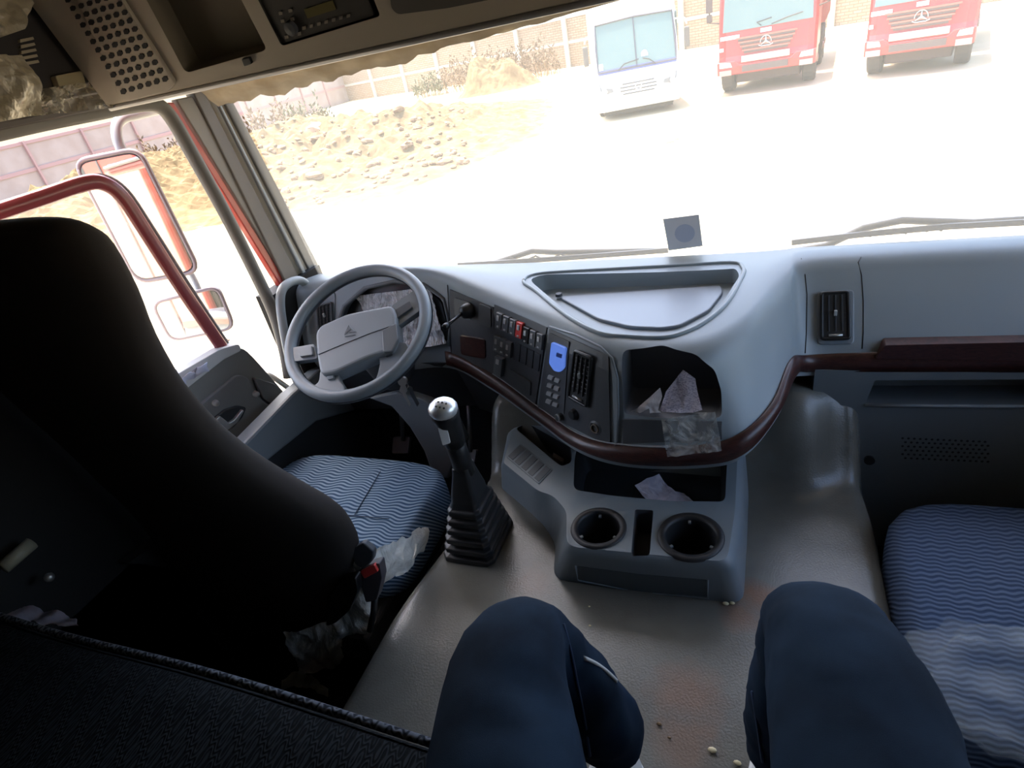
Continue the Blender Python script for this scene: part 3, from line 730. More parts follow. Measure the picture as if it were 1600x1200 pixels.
# hub crease
P = [plane_surf(wc+WN*.0248, WN)(a, b)[0] for a, b in ((497, 554), (540, 536), (580, 520), (618, 507))]
MB().tube(P, .0009, 5).build('hub_seam', M_panel, sw_root)
wpoly('spoke', [(450, 544), (490, 537), (496, 560), (452, 566)], .008, .016, M_wheel, r=3)
wpoly('spoke', [(611, 478), (648, 452), (662, 458), (668, 470), (655, 486), (618, 512)], .008, .016, mat('spoke_mid', (.17, .185, .20), .4), r=3)
wpoly('spoke', [(500, 578), (528, 570), (530, 592), (540, 606), (534, 616), (486, 612), (488, 604), (498, 596)], .008, .018, M_wheel, r=5)
wpoly('spoke', [(588, 552), (616, 534), (634, 534), (640, 546), (622, 572), (600, 592), (584, 598), (590, 584), (594, 566)], .008, .018, M_wheel, r=5)
wpoly('spoke_button', [(466, 543), (486, 539), (488, 554), (468, 557)], .016, .01, M_wheelhub, r=2, bevel=.002)
wpoly('spoke_button', [(617, 484), (640, 470), (644, 480), (620, 497)], .014, .008, M_panel, r=2, bevel=.002)
wpoly('spoke_button', [(510, 585), (520, 583), (521, 591), (511, 593)], .014, .008, M_wheelhub, r=2, bevel=.001)
wpoly('spoke_button', [(600, 547), (611, 542), (612, 553), (602, 557)], .014, .008, M_panel, r=2, bevel=.001)
# embossed triangle mark
sE = plane_surf(wc+WN*.0255, WN)
for seg_ in (((538, 523), (545, 508)), ((545, 508), (556, 519)), ((541, 521), (548, 514)), ((546, 520), (556, 518)), ((539, 526), (555, 523))):
    P = [sE(*q)[0] for q in seg_]; MB().tube(P, .0009, 5).build('embossed_mark', mat('mark_dark', (.10, .11, .12), .4), sw_root)
# column
ce = wc-WN*.22
MB().tube([wc-WN*.02, wc-WN*.06, wc-WN*.14, ce], [.035, .05, .055, .06], 16).build('column_shroud', mat('shroud', (.07, .073, .078), .5), sw_root, smooth=True)
# ignition keys
ig = wc-WN*.10+WU*.055
kk = thing('ignition_keys', 'bunch of two metal keys hanging from the ignition below the steering wheel', 'keys', onY(632, 610, 1.12))
kp_ = plane_surf(onY(636, 612, 1.12), (0.3, -1, .3))
MB().lathe(kp_(629, 596)[0], (.3, -1, .3), [(.012, -.01), (.012, .004), (0, .004)], 14).build('ignition_barrel', M_steel, sw_root)
plate('key', [(626, 603), (634, 602), (637, 610), (634, 614), (643, 632), (640, 635), (629, 615), (624, 611)], kp_, .002, M_steel, kk, r=1, back=.0, bevel=.0004)
plate('key', [(638, 604), (643, 606), (645, 614), (654, 632), (651, 637), (640, 617)], kp_, .002, M_panel, kk, r=1, back=.0, bevel=.0004, lift=-.008)
P = [kp_(633+5*math.cos(a), 603+5*math.sin(a))[0] for a in [2*PI*i/14 for i in range(15)]]
MB().tube(P, .0007, 5).build('key_ring', M_steel, kk)
# column support panel below
P = [onY(a, b, 1.16) for a, b in ((575, 622), (612, 636), (640, 668), (662, 705), (676, 745), (700, 748), (722, 690), (700, 645), (660, 625), (620, 612))]
cs2 = MB().prism(P, (0, .05, -.02)).build('column_support', M_dashlow, None, bevel=.006); S(cs2); cs2.name = 'trim_8'

# pedals
for nm, poly, yy in (('pedal', [(617, 682), (643, 682), (640, 708), (615, 708)], 1.36), ('pedal', [(724, 704), (747, 702), (744, 722), (723, 722)], 1.36)):
    pr = thing('foot_pedal', 'grey ribbed clutch pedal in the driver footwell' if poly[0][0] < 700 else 'grey accelerator pedal beside the tunnel below the gear lever', 'pedal', onY(*poly[0], yy))
    pd = plate('pedal_pad', poly, plane_surf((0, yy, .2), (0, -1, .6)), .012, M_steel if False else mat('pedal_grey', (.22, .22, .22), .5), pr, r=3, bevel=.002)
    c = onY(sum(q[0] for q in poly)/4, sum(q[1] for q in poly)/4, yy)
    MB().tube([c+Vector((0, .01, .01)), c+Vector((0, .06, .12)), c+Vector((0, .10, .22))], .008, 8).build('pedal_arm', M_steel, pr, smooth=True)

# ================================================================== GEAR LEVER
bc = Vector((-.385, .865, .40)); tb = Vector((-.352, .835, .655)); kt = onZ(693, 640, .815)
gs = thing('gear_lever', 'chrome topped gear lever rising from a ribbed black rubber boot', 'gear lever', bc)
def sq(c, hw, hd, ang, n=28, pw=4.0, tilt=Vector((0, 0, 1))):
    out = []
    for j in range(n):
        a = 2*PI*j/n; ca, sa = math.cos(a), math.sin(a); r = 1/((abs(ca)**pw+abs(sa)**pw)**(1/pw))
        x, y = ca*r*hw, sa*r*hd; out.append(c+Vector((x*math.cos(ang)-y*math.sin(ang), x*math.sin(ang)+y*math.cos(ang), 0)))
    return out
rings = []; ang = 0.0
prof = [(0, 1.0)]
for i in range(6):
    b = i/6*.62; wdt = 1.0-.45*(i/6)
    prof += [(b, wdt), (b+.050, wdt*.985), (b+.066, wdt*.83), (b+.086, wdt*.81)]
prof += [(.64, .47), (.70, .45), (.92, .30), (1.0, .27)]
for h, wd in prof: rings.append(sq(bc.lerp(tb, h)+Vector((0, 0, .001)), .066*wd, .078*wd, ang, pw=9.0))
MB().loft(rings, True, True).build('rubber_boot', M_rubber, gs, bevel=.003)
ax = (kt-tb).normalized()
MB().tube([tb-ax*.02, tb+ax*.02, tb.lerp(kt, .55)], [.023, .021, .020], 16).build('lever_sleeve', M_black, gs, smooth=True)
side = ax.cross(Vector((0, 0, 1))).normalized()
kpts = [tb.lerp(kt, .42), tb.lerp(kt, .6), tb.lerp(kt, .8), tb.lerp(kt, .93), kt, kt+ax*.006]
MB().tube(kpts, [.021, .023, .025, .028, .024, .010], 18).build('knob_body', M_black, gs, smooth=True)
fn = Vector((.36, -.72, .50)).normalized()
fq = plane_surf(tb.lerp(kt, .72)+fn*.024, fn)
plate('knob_inlay', [(683, 664), (697, 660), (704, 692), (692, 696)], fq, .004, mat('satin_silver', (.75, .76, .78), .4, metal=.3), gs, r=2, bevel=.001, back=.004)
tn = (ax*.8+fn*.6).normalized()
MB().sphere(kt+tn*.004, .029, 18, (1.0, .95, .72)).build('knob_cap', M_chrome, gs, smooth=True)
for i in range(3):
    for j in range(2):
        u = tn.cross(Vector((0, 1, 0))).normalized(); v = tn.cross(u)
        q = kt+tn*.004; d = (tn+u*(i-1)*.30+v*(j-.5)*.42).normalized()
        MB().sphere(q+Vector((d.x*.029, d.y*.0275, d.z*.0209))*.99, .0022, 8).build('shift_pattern_dot', M_black, gs)

# ================================================================== CUP HOLDER CONSOLE
cr_ = thing('cup_holder_console', 'grey plastic console with two cup holders and tray on the engine tunnel', 'console', (0, .85, .4))
ZC = .512
top = [onZ(a, b, ZC) for a, b in ((782, 722), (798, 668), (832, 655))] + [Vector((-.23, 1.14, ZC)), Vector((.185, 1.14, ZC))] + [onZ(a, b, ZC) for a, b in ((1158, 800), (1146, 884), (884, 858), (884, 800), (862, 775), (838, 768))]
bot = [onZ(a, b, .4) for a, b in ((783, 762), (782, 690))] + [Vector((-.38, 1.16, .4)), Vector((-.25, 1.18, .4)), Vector((.20, 1.18, .4))] + [onZ(a, b, .4) for a, b in ((1168, 850), (1163, 944), (862, 904), (866, 850), (850, 822), (828, 800))]
tf = fillet(top, [.01, .02, .01, .005, .005, .02, .025, .025, .02, .03, .02], 4); bf = fillet(bot, [.01, .02, .01, .005, .005, .02, .03, .03, .02, .03, .02], 4)
n_ = len(tf); cen = sum((v for v in tf), Vector())/n_
rings = [bf, [b.lerp(t, .80) for b, t in zip(bf, tf)], [b.lerp(t, .93)+((cen-t)*.010) for b, t in zip(bf, tf)], [t+(cen-t)*.035 for t in tf]]
for v in rings[3]: v.z = ZC
for v in rings[0]: v.z = .3905
body = MB().loft(rings, True, True).build('console_body', M_console, cr_, smooth=False)
CT = plane_surf((0, .85, ZC), (0, 0, 1))
def ccut(poly, depth, r, mt=M_panel, taper=.9):
    P = [CT(p.x, p.y)[0] for p in fillet([Vector(p) for p in poly], r, 4)]; c = sum(P, Vector())/len(P)
    return MB().loft([[c+(p-c)*taper-Vector((0, 0, depth)) for p in P], [p for p in P], [p+Vector((0, 0, .05)) for p in P]], True, True).build('cutter', mt)
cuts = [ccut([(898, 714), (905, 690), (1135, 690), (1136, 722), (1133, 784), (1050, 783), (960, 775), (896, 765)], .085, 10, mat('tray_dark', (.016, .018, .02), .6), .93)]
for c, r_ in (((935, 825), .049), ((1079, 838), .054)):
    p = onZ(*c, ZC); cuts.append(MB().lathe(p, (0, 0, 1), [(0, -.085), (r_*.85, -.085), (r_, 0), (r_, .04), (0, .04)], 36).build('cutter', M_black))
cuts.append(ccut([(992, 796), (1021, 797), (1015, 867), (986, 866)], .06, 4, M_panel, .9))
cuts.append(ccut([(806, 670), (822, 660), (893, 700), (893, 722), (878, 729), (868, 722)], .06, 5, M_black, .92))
# the front recess is not cut into the body
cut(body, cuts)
b_ = body.modifiers.new('b', 'BEVEL'); b_.width = .003; b_.segments = 2; b_.limit_method = 'ANGLE'; b_.angle_limit = math.radians(50)
apply_mods(body)
body.data.polygons.foreach_set('use_smooth', [True]*len(body.data.polygons)); edge_split_smooth(body, 35)
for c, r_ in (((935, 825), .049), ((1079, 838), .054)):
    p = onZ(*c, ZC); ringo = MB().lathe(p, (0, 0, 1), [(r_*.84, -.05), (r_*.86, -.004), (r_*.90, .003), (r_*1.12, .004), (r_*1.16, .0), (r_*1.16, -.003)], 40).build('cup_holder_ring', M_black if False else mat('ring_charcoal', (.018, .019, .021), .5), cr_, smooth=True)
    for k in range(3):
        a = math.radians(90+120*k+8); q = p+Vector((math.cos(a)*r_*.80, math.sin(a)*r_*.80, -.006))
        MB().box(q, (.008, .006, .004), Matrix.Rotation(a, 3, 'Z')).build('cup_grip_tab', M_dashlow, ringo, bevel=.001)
BS = bvh_surf(body)
plate('recess_shade_plate', [(900, 884), (1000, 897), (1106, 906), (1106, 932), (1000, 924), (903, 905)], BS, .001, mat('recess_shade_grey', (.075, .09, .10), .5), cr_, r=3, dense=12, bevel=0)  # flat darker plate paints the shade of an uncut recess
path_tube('recess_lip', [(900, 884), (903, 906), (1000, 925), (1106, 933), (1106, 906)], BS, .0022, M_console, cr_, lift=.001)
# coin slots
plate('coin_slot_panel', [(813, 694), (864, 734), (842, 757), (791, 714)], CT, .002, M_console, cr_, r=2, bevel=.001)
for i in range(5):
    t = (i+.5)/5; a = Vector((813, 694)).lerp(Vector((864, 734)), t); b = Vector((791, 714)).lerp(Vector((842, 757)), t); d = Vector((3.6, 2.9)); a = a.lerp(b, .08); b = b.lerp(a, .08)
    plate('coin_slot', [tuple(a-d), tuple(a+d), tuple(b+d), tuple(b-d)], CT, .0012, mat('slot_dark', (.085, .10, .115), .5), cr_, lift=.002)
# bits lying in the small tray
lg = thing('cigarette_lighter', 'small brown lighter lying in the narrow console tray', 'lighter', onZ(876, 716, .452))
tp = plane_surf((0, 1, .452), (0, 0, 1))
plate('lighter_body', [(866, 708), (884, 716), (880, 727), (864, 718)], tp, .010, mat('tan_plastic', (.20, .15, .12), .4), lg, r=2, bevel=.002, back=0)
p = tp(861, 702)[0]; MB().lathe(p, (0, 0, 1), [(0, 0), (.006, 0), (.006, .012), (0, .012)], 12).build('lighter_cap', M_steel, lg, smooth=True)

# papers
def sheet(name, poly, surf, lift, mt, label, cat, amp=.006, bend=.02, seed=0, lines=False, parent=None):
    pts = [Vector(p) for p in poly]; c = sum(pts, Vector((0, 0)))/len(pts); V = []; F = []; RN = 7
    P = []
    for i in range(len(pts)):
        for k in range(4): P.append(pts[i].lerp(pts[(i+1) % len(pts)], k/4))
    n0 = len(P)
    for r_ in range(RN):
        for q in P:
            a = c.lerp(q, (r_+1)/RN); p, n = surf(a.x, a.y); V.append(p+n*(lift+amp*noise.fractal(p*22+Vector((seed, 0, 0)), .7, 2, 3)))
    p, n = surf(c.x, c.y); V.append(p+n*(lift+amp*noise.fractal(p*22+Vector((seed, 0, 0)), .7, 2, 3)))
    for r_ in range(RN-1):
        for i in range(n0): F.append((r_*n0+i, r_*n0+(i+1) % n0, (r_+1)*n0+(i+1) % n0, (r_+1)*n0+i))
    for i in range(n0): F.append((len(V)-1, i, (i+1) % n0))
    o = O(name, V, F, mt, parent, smooth=False); o.modifiers.new('s', 'SOLIDIFY').thickness = .0008
    if label: tag(o, label, cat)
    return o
PP = plane_surf((.09, 1.0, .72), (-.15, -1, .5))
def print_mat():
    m = mat('printed_paper', (.62, .58, .64), .8); N = m.node_tree.nodes; L = m.node_tree.links
    tc = N.new('ShaderNodeTexCoord'); mp = N.new('ShaderNodeMapping'); mp.inputs['Rotation'].default_value = (0, .5, 0); mp.inputs['Scale'].default_value = (220, 220, 520)
    L.new(tc.outputs['Object'], mp.inputs[0]); wv = N.new('ShaderNodeTexNoise'); wv.inputs['Scale'].default_value = 1; wv.inputs['Detail'].default_value = 1; L.new(mp.outputs[0], wv.inputs[0])
    cr = N.new('ShaderNodeValToRGB'); cr.color_ramp.elements[0].position = .42; cr.color_ramp.elements[0].color = (.36, .33, .42, 1); cr.color_ramp.elements[1].position = .5; cr.color_ramp.elements[1].color = (.62, .57, .64, 1)
    L.new(wv.outputs['Fac'], cr.inputs[0]); L.new(cr.outputs[0], N['Principled BSDF'].inputs['Base Color']); return m
M_print = print_mat()
sheet('folded_paper', [(1067, 578), (1086, 592), (1092, 620), (1098, 640), (1072, 648), (1045, 650), (1032, 640), (1040, 612)], PP, 0, M_print, 'folded printed paper sheet standing up in the dashboard cubby', 'paper', .008)
sheet('torn_paper', [(1036, 604), (1038, 618), (1030, 640), (1042, 650), (1020, 652), (1018, 636), (992, 650), (983, 644), (1000, 636), (1016, 622)], PP, .015, mat('torn_paper_white', (.62, .56, .55), .8), 'small torn white paper slip with pointed corners in the dashboard cubby', 'paper', .010, seed=4)
bagp = plane_surf((.12, .925, .66), (0, -1, .12))
bg_ = crumple('polythene_bag', ((1034, 652), (1118, 640), (1128, 701), (1043, 713)), bagp, 34, 26, .011, 14, M_polybag, None, .004, 8, 0)
tag(bg_, 'small clear resealable plastic bag hanging over the lip of the dashboard cubby', 'plastic bag')
sheet('paper_receipt', [(992, 760), (1030, 742), (1056, 770), (1068, 768), (1085, 787), (1060, 787), (1015, 785)], plane_surf((0, .93, .437), (0, -.05, 1)), 0, M_paper, 'crumpled pale receipt lying in the console tray in front of the cup holders', 'paper', .010, seed=9)
# grains on the tunnel
gi = 0
for (px, py), s_ in (((1134, 944), 1.3), ((1144, 943), 1.1), ((1113, 1173), 1.5), ((1152, 1193), 1.3), ((1030, 1132), 1.0), ((1046, 1153), .7), ((922, 978), .6), ((921, 948), .5)):
    p = onZ(px, py, .402); gm = mat('corn_grain', (.70, .60, .36), .5) if py != 1132 and py != 1153 else mat('soil_crumb', (.16, .10, .05), .9)
    rg = []
    bmv = MB().sphere(p+Vector((0, 0, .0015*s_)), .0036*s_, 8, (1.3, .9, .6)); g_ = bmv.build('corn_grain' if gm.name == 'corn_grain' else 'soil_crumb', gm, None, smooth=True)
    where = ['against the right corner of the console', 'second from the console corner', 'larger one between the knees near the bottom', 'nearest the right trouser leg', 'larger one left of the rust stain', 'smaller one left of the rust stain', 'tiny one behind the left knee', 'tiny one below the console front'][gi]
    tag(g_, ('pale yellow grain on the tunnel, ' if gm.name == 'corn_grain' else 'brown soil crumb on the tunnel, ')+where, 'grain' if gm.name == 'corn_grain' else 'crumb', group='crumbs on the engine tunnel'); gi += 1

# ================================================================== SEATS
def superring(cx, cy, z, hw, ht, pw=3.0, n=40, tilt=0.0):
    out = []
    for j in range(n):
        a = 2*PI*j/n; ca, sa = math.cos(a), math.sin(a); r = 1/((abs(ca)**pw+abs(sa)**pw)**(1/pw)); x, y = ca*r*hw, sa*r*ht
        out.append(Vector((cx+x, cy+y, z+tilt*y)))
    return out
ds = thing('driver_seat', 'driver seat with tall black back and blue wave patterned cushion', 'seat', (-.8, .75, 0))
rows = [(.30, .10, .655, .03), (.33, .16, .65, .05), (.42, .205, .64, .06), (.5, .255, .635, .062), (.6, .302, .63, .064), (.66, .308, .625, .064), (.70, .296, .62, .064), (.75, .250, .61, .062), (.82, .185, .60, .06),
        (.9, .150, .585, .058), (1.0, .146, .565, .058), (1.1, .165, .55, .058), (1.18, .195, .54, .058), (1.25, .212, .53, .055), (1.275, .205, .525, .05), (1.293, .18, .522, .038), (1.302, .13, .52, .022), (1.305, .07, .52, .008)]
rows = [(z, w_+(.10 if z < 2 else 0), y, t_) for z, w_, y, t_ in rows]
def smooth_rows(rows, s=3): return [tuple(v) for v in [(p[0], p[1], p[2], q) for p, q in zip(catmull([r[:3] for r in rows], s), [x[0] for x in catmull([(r[3], 0, 0) for r in rows], s)])]]
MB().loft([superring((w_-2.0)/2, y, z, (w_+.18)/2, t_, 2.6) for z, w_, y, t_ in smooth_rows(rows)], True, True).build('backrest', M_seatback, ds, smooth=True)
def cushion(name, x0, x1, y0, y1, z0, z1, mt, parent, r=.06, crown=.012):
    cx, cy = (x0+x1)/2, (y0+y1)/2; hw, hd = (x1-x0)/2, (y1-y0)/2; rg = []
    n = 48
    for z, s_ in ((z0, .94), (z0+.015, .985), (lerp(z0, z1, .5), 1.0), (z1-.03, .995), (z1-.012, .97), (z1-.003, .93), (z1, .86)):
        ring = superring(cx, cy, z, hw, hd, 5, n)
        dx = (1-s_)*min(hw, hd)*1.0
        ring = [Vector((cx+(v.x-cx)*(1-dx/hw), cy+(v.y-cy)*(1-dx/hd), v.z)) for v in ring]; rg.append(ring)
    for s_ in (.7, .5, .3, .1):
        ring = superring(cx, cy, z1+crown*(1-s_), hw*s_*.9, hd*s_*.9, 4, n); rg.append(ring)
    return MB().loft(rg, True, True).build(name, mt, parent, smooth=True)
cushion('seat_cushion', -1.065, -.530, .70, 1.075, .315, .450, M_seat, ds)
mb = MB(); 
for a, b in (((-1.0, .82), (-.60, .84)), ((-.72, 1.0), (-.70, .84))): mb.tube([Vector((a[0], a[1], .459)), Vector((b[0], b[1], .459))], .0012, 5)
mb.build('cushion_seam', mat('seam_navy', (.015, .03, .06), .9), ds)
MB().box((-.8, .82, .27), (.44, .42, .09)).build('seat_frame', M_dark, ds, bevel=.01)
MB().box((-.8, .85, .11), (.36, .36, .22)).build('seat_suspension', M_black, ds, bevel=.02)
# buckle
bk = thing('seat_belt_buckle', 'black seat belt buckle with red release button beside the driver seat', 'buckle', onY(580, 1000, .62))
bs = plane_surf(onY(580, 900, .63), (0.15, -1, .25))
plate('buckle_body', [(567, 882), (598, 872), (602, 896), (594, 930), (577, 934), (569, 905)], bs, .016, mat('buckle_grey', (.07, .065, .075), .5), bk, r=4, bevel=.003, back=.008)
plate('release_button', [(570, 883), (592, 872), (598, 883), (577, 894)], bs, .006, M_redbtn, bk, r=2, bevel=.0015, lift=.016)
tg = plate('latch_tongue', [(556, 850), (575, 838), (592, 852), (590, 866), (576, 880), (562, 872)], bs, .012, M_panel, bk, r=4, bevel=.003, lift=.010)
plate('latch_plate', [(552, 868), (562, 862), (568, 884), (560, 888)], bs, .003, M_chrome, bk, lift=.008)
P = [bs(a, b)[0] for a, b in ((586, 930), (584, 955), (578, 985))]; MB().tube(P, .007, 8).build('buckle_strap', M_black, bk, smooth=True)
# recliner lever
rc = thing('seat_lever', 'black curved recliner cover low on the driver seat back', 'lever', onY(540, 960, .62))
plate('lever_cover', [(520, 925), (540, 898), (562, 893), (565, 915), (552, 945), (530, 965), (515, 970)], plane_surf(onY(540, 930, .605), (0, -1, 0)), .015, M_black, rc, r=5, bevel=.004)
# polythene seat wrapping hanging around the seat base
def film_strip(name, A, B, surfA, surfB, nu, nv, amp, seed, mt, label):
    a_ = catmull([surfA(*p)[0] for p in A], max(1, nu//(len(A)-1))); b_ = catmull([surfB(*p)[0] for p in B], max(1, nu//(len(B)-1))); n = min(len(a_), len(b_)); V = []
    for i in range(n):
        for j in range(nv+1):
            p = a_[i].lerp(b_[i], j/nv); k = noise.noise_vector(p*26+Vector((seed, 0, 0)))+.5*noise.noise_vector(p*60+Vector((seed, 0, 0)))
            bul = math.sin(PI*j/nv); V.append(p+k*amp+Vector((.4, -.6, .2))*amp*bul)
    o = O(name, V, [(i*(nv+1)+j, i*(nv+1)+j+1, (i+1)*(nv+1)+j+1, (i+1)*(nv+1)+j) for i in range(n-1) for j in range(nv)], mt, None, smooth=True)
    tag(o, label, 'plastic film'); return o
sx = plane_surf((-.505, 0, 0), (1, 0, 0)); 
film_strip('seat_wrapping', [(668, 822), (640, 835), (612, 846), (590, 858), (572, 890)], [(662, 862), (636, 890), (610, 905), (598, 915), (590, 930)], sx, sx, 40, 12, .012, 1, M_film, 'milky polythene wrapping bunched under the driver cushion beside the gear boot')
sx2 = plane_surf(onY(540, 980, .62), (0.3, -1, 0))
film_strip('seat_wrapping', [(560, 905), (548, 935), (520, 962), (490, 980), (440, 990)], [(588, 945), (575, 985), (545, 1020), (515, 1045), (470, 1052)], sx2, sx2, 40, 14, .012, 5, M_film, 'milky polythene wrapping hanging below the driver seat back and buckle')
film_strip('seat_wrapping', [(0, 940), (30, 944), (60, 950), (95, 958), (120, 968)], [(0, 962), (35, 968), (65, 975), (95, 978), (125, 980)], plane_surf((0, .36, .62), (0, -1, 1)), plane_surf((0, .34, .66), (0, -1, 1)), 30, 6, .008, 11, mat('film_lilac', (.5, .47, .58), .3), 'lilac tinted polythene edge poking over the bunk at far left')
film_strip('seat_wrapping', [(228, 930), (242, 950), (255, 975), (300, 985), (330, 990)], [(250, 935), (270, 960), (300, 1000), (340, 1012), (380, 1020)], plane_surf((0, .62, .4), (0, -1, 0)), plane_surf((0, .60, .36), (0, -1, 0)), 24, 8, .012, 15, M_film, 'grey polythene wrapping trailing under the left side of the driver seat')
film_strip('seat_wrapping', [(440, 1060), (460, 1050), (480, 1052), (498, 1064), (515, 1078)], [(445, 1078), (465, 1072), (485, 1074), (500, 1084), (512, 1090)], plane_surf((0, .5, .03), (0, 0, 1)), plane_surf((0, .48, .025), (0, 0, 1)), 24, 6, .008, 19, M_film, 'small tuft of polythene on the cab floor beside the tunnel in front of the bunk')
# lever and bolt behind the driver seat
lv = MB().tube([onX(4, 888, -1.06), onX(50, 848, -1.06)], .013, 10).build('adjuster_lever', mat('lever_tan', (.30, .27, .2), .4), None, smooth=True); tag(lv, 'short tan adjuster lever behind the driver seat at far left', 'lever')
MB().box((-1.07, .66, .18), (.05, .16, .30)).build('seat_bracket', M_black, ds, bevel=.005)
MB().box((-1.07, .40, .45), (.05, .10, .9)).build('belt_pillar_cover', M_black, ds, bevel=.005) if False else None
MB().sphere(onX(77, 902, -1.05), .009, 12).build('bolt_head', M_steel, ds, smooth=True)
# passenger seat
ps = thing('passenger_seat', 'blue grey fabric passenger seat cushion at the right of the tunnel', 'seat', (.8, .8, 0))
cushion('seat_cushion', .445, 1.02, .56, 1.088, .30, .455, M_seat2, ps)
MB().loft([superring(.76, y, z, w_, t_, 2.6) for z, w_, y, t_ in ((.45, .26, .42, .05), (.6, .27, .41, .06), (.62, .26, .41, .06))], True, True).build('backrest_stub', M_seatback, ps, smooth=True) if False else None
MB().box((.76, .80, .25), (.46, .42, .10)).build('seat_frame', M_dark, ps, bevel=.01)
MB().box((.76, .80, .10), (.38, .36, .20)).build('seat_suspension', M_black, ps, bevel=.02)
# polythene bag over the passenger seat corner
def bubble(name, c, rx, ry, rz, seed, mt, label, cat):
    V = []; F = []; nu, nv = 36, 20
    for i in range(nv+1):
        for j in range(nu):
            a = PI*i/nv; b = 2*PI*j/nu; d = Vector((math.sin(a)*math.cos(b), math.sin(a)*math.sin(b), math.cos(a)))
            k = 1+.22*noise.fractal(d*2.2+Vector((seed, 0, 0)), .8, 2, 4); V.append(Vector(c)+Vector((d.x*rx*k, d.y*ry*k, d.z*rz*k)))
    for i in range(nv):
        for j in range(nu): F.append((i*nu+j, i*nu+(j+1) % nu, (i+1)*nu+(j+1) % nu, (i+1)*nu+j))
    o = O(name, V, F, mt, None, smooth=True); tag(o, label, cat); return o
M_bag = film_mat('big_bag_film', (.55, .60, .60), .12, 5, (1, 2, 1))
bubble('polythene_cover', onZ(1590, 1080, .54), .13, .085, .06, 2, M_bag, 'loose translucent polythene cover bunched on the rear corner of the passenger seat', 'plastic cover')

# ================================================================== BUNK
bk_ = thing('bunk', 'black mesh fabric bunk across the back of the cab under the person', 'bunk', (0, -.05, .4))
rg = []
for i in range(33):
    x = lerp(-1.09, 1.0, i/32); dz = .006*math.sin(x*9)
    dip = -.035*math.exp(-((x-.2)/.32)**2)
    pr = [(-.37, .42), (.27, .42), (.298, .47), (.305, .62), (.300, .672), (.285, .694), (.24, .702), (.12, .705), (-.1, .705), (-.37, .71)]
    rg.append([Vector((x, y, z+(dz+dip)*(1 if z > .5 else 0))) for y, z in pr])
MB().loft(rg, True, True).build('bunk_mattress', M_mesh, bk_, smooth=True)
pipe = [Vector((lerp(-1.09, 1.0, i/32), .300, .690+.006*math.sin(lerp(-1.09, 1.0, i/32)*9)-.035*math.exp(-((lerp(-1.09, 1.0, i/32)-.2)/.32)**2))) for i in range(33)]
MB().tube(pipe, .006, 6).build('bunk_piping', wave_fabric('piping_mesh', (.03, .033, .04), (.13, .14, .16), k=500, amp=2, kx=420), bk_, smooth=True)
MB().box((0, -.05, .21), (2.05, .60, .42)).build('bunk_base', M_dark, bk_)

# ================================================================== PERSON (seated: hips, thighs, knees, shins in jeans)
def skin_body(name, verts, edges, rad, root, mt, parent=None, sub=2):
    me = bpy.data.meshes.new(name); me.from_pydata([tuple(v) for v in verts], edges, []); o = bpy.data.objects.new(name, me); link(o, parent)
    o.modifiers.new('s', 'SKIN')
    for i, r in enumerate(rad):
        s = me.skin_vertices[0].data[i]; s.radius = (r, r) if isinstance(r, (int, float)) else r; s.use_root = (i == root)
    m2 = o.modifiers.new('u', 'SUBSURF'); m2.levels = sub+1; m2.render_levels = sub+1
    apply_mods(o); o.data.materials.clear(); o.data.materials.append(mt); o.data.polygons.foreach_set('use_smooth', [True]*len(o.data.polygons)); return o
kL = onZ(800, 985, .795); kR = onZ(1282, 945, .79)
midL = onZ(790, 1130, .785); midR = onZ(1335, 1110, .785)
hipL = Vector((.10, -.06, .80)); hipR = Vector((.33, -.04, .80)); pel = Vector((.215, -.16, .83)); wst = Vector((.215, -.22, 1.0)); chest = Vector((.215, -.27, 1.17))
shL = onZ(905, 1085, .64); anL = onZ(975, 1170, .50); shR = kR+Vector((-.02, -.03, -.17)); anR = kR+Vector((-.03, -.02, -.30))
V = [pel, hipL, midL, kL, shL, anL, hipR, midR, kR, shR, anR, wst, chest]
E_ = [(0, 1), (1, 2), (2, 3), (3, 4), (4, 5), (0, 6), (6, 7), (7, 8), (8, 9), (9, 10), (0, 11), (11, 12)]
rad = [.125, .098, .084, .066, .062, .05, .098, .088, .066, .062, .05, .13, .14]
person = skin_body('person', V, E_, rad, 0, M_denim)
for v in person.data.vertices:   # cloth folds around the knees and thighs
    k = noise.fractal(Vector((v.co.x*13, v.co.y*9, v.co.z*20)), .9, 2, 3); k2 = abs(noise.noise(Vector((v.co.x*9+3, v.co.y*22, v.co.z*22)))); v.co += v.normal*(.0040*k-.006*k2)
tag(person, 'seated person in dark blue jeans, knees apart, seen from their own eyes', 'person')
PSF = bvh_surf(person)
def seam(pts, nm='trouser_seam', mt=None, r=.0022):
    P = []
    for a, b in pts:
        try: p, n = PSF(a, b); P.append(p+n*.0005)
        except Exception: pass
    if len(P) > 1: MB().tube(catmull(P, 4), r, 5).build(nm, mt or mat('seam_denim', (.03, .05, .10), .9), person, smooth=True)
seam([(880, 975), (892, 1020), (902, 1070), (912, 1120), (922, 1180)])
seam([(1178, 985), (1172, 1030), (1176, 1080), (1184, 1130), (1192, 1190)])
seam([(912, 1028), (930, 1037), (948, 1050), (962, 1064)], 'trouser_trim', mat('pale_trim', (.6, .6, .58), .7), .003)
seam([(1000, 1122), (1008, 1140), (1014, 1165), (1018, 1190)], 'trouser_trim', mat('pale_trim', (.6, .6, .58), .7), .003)
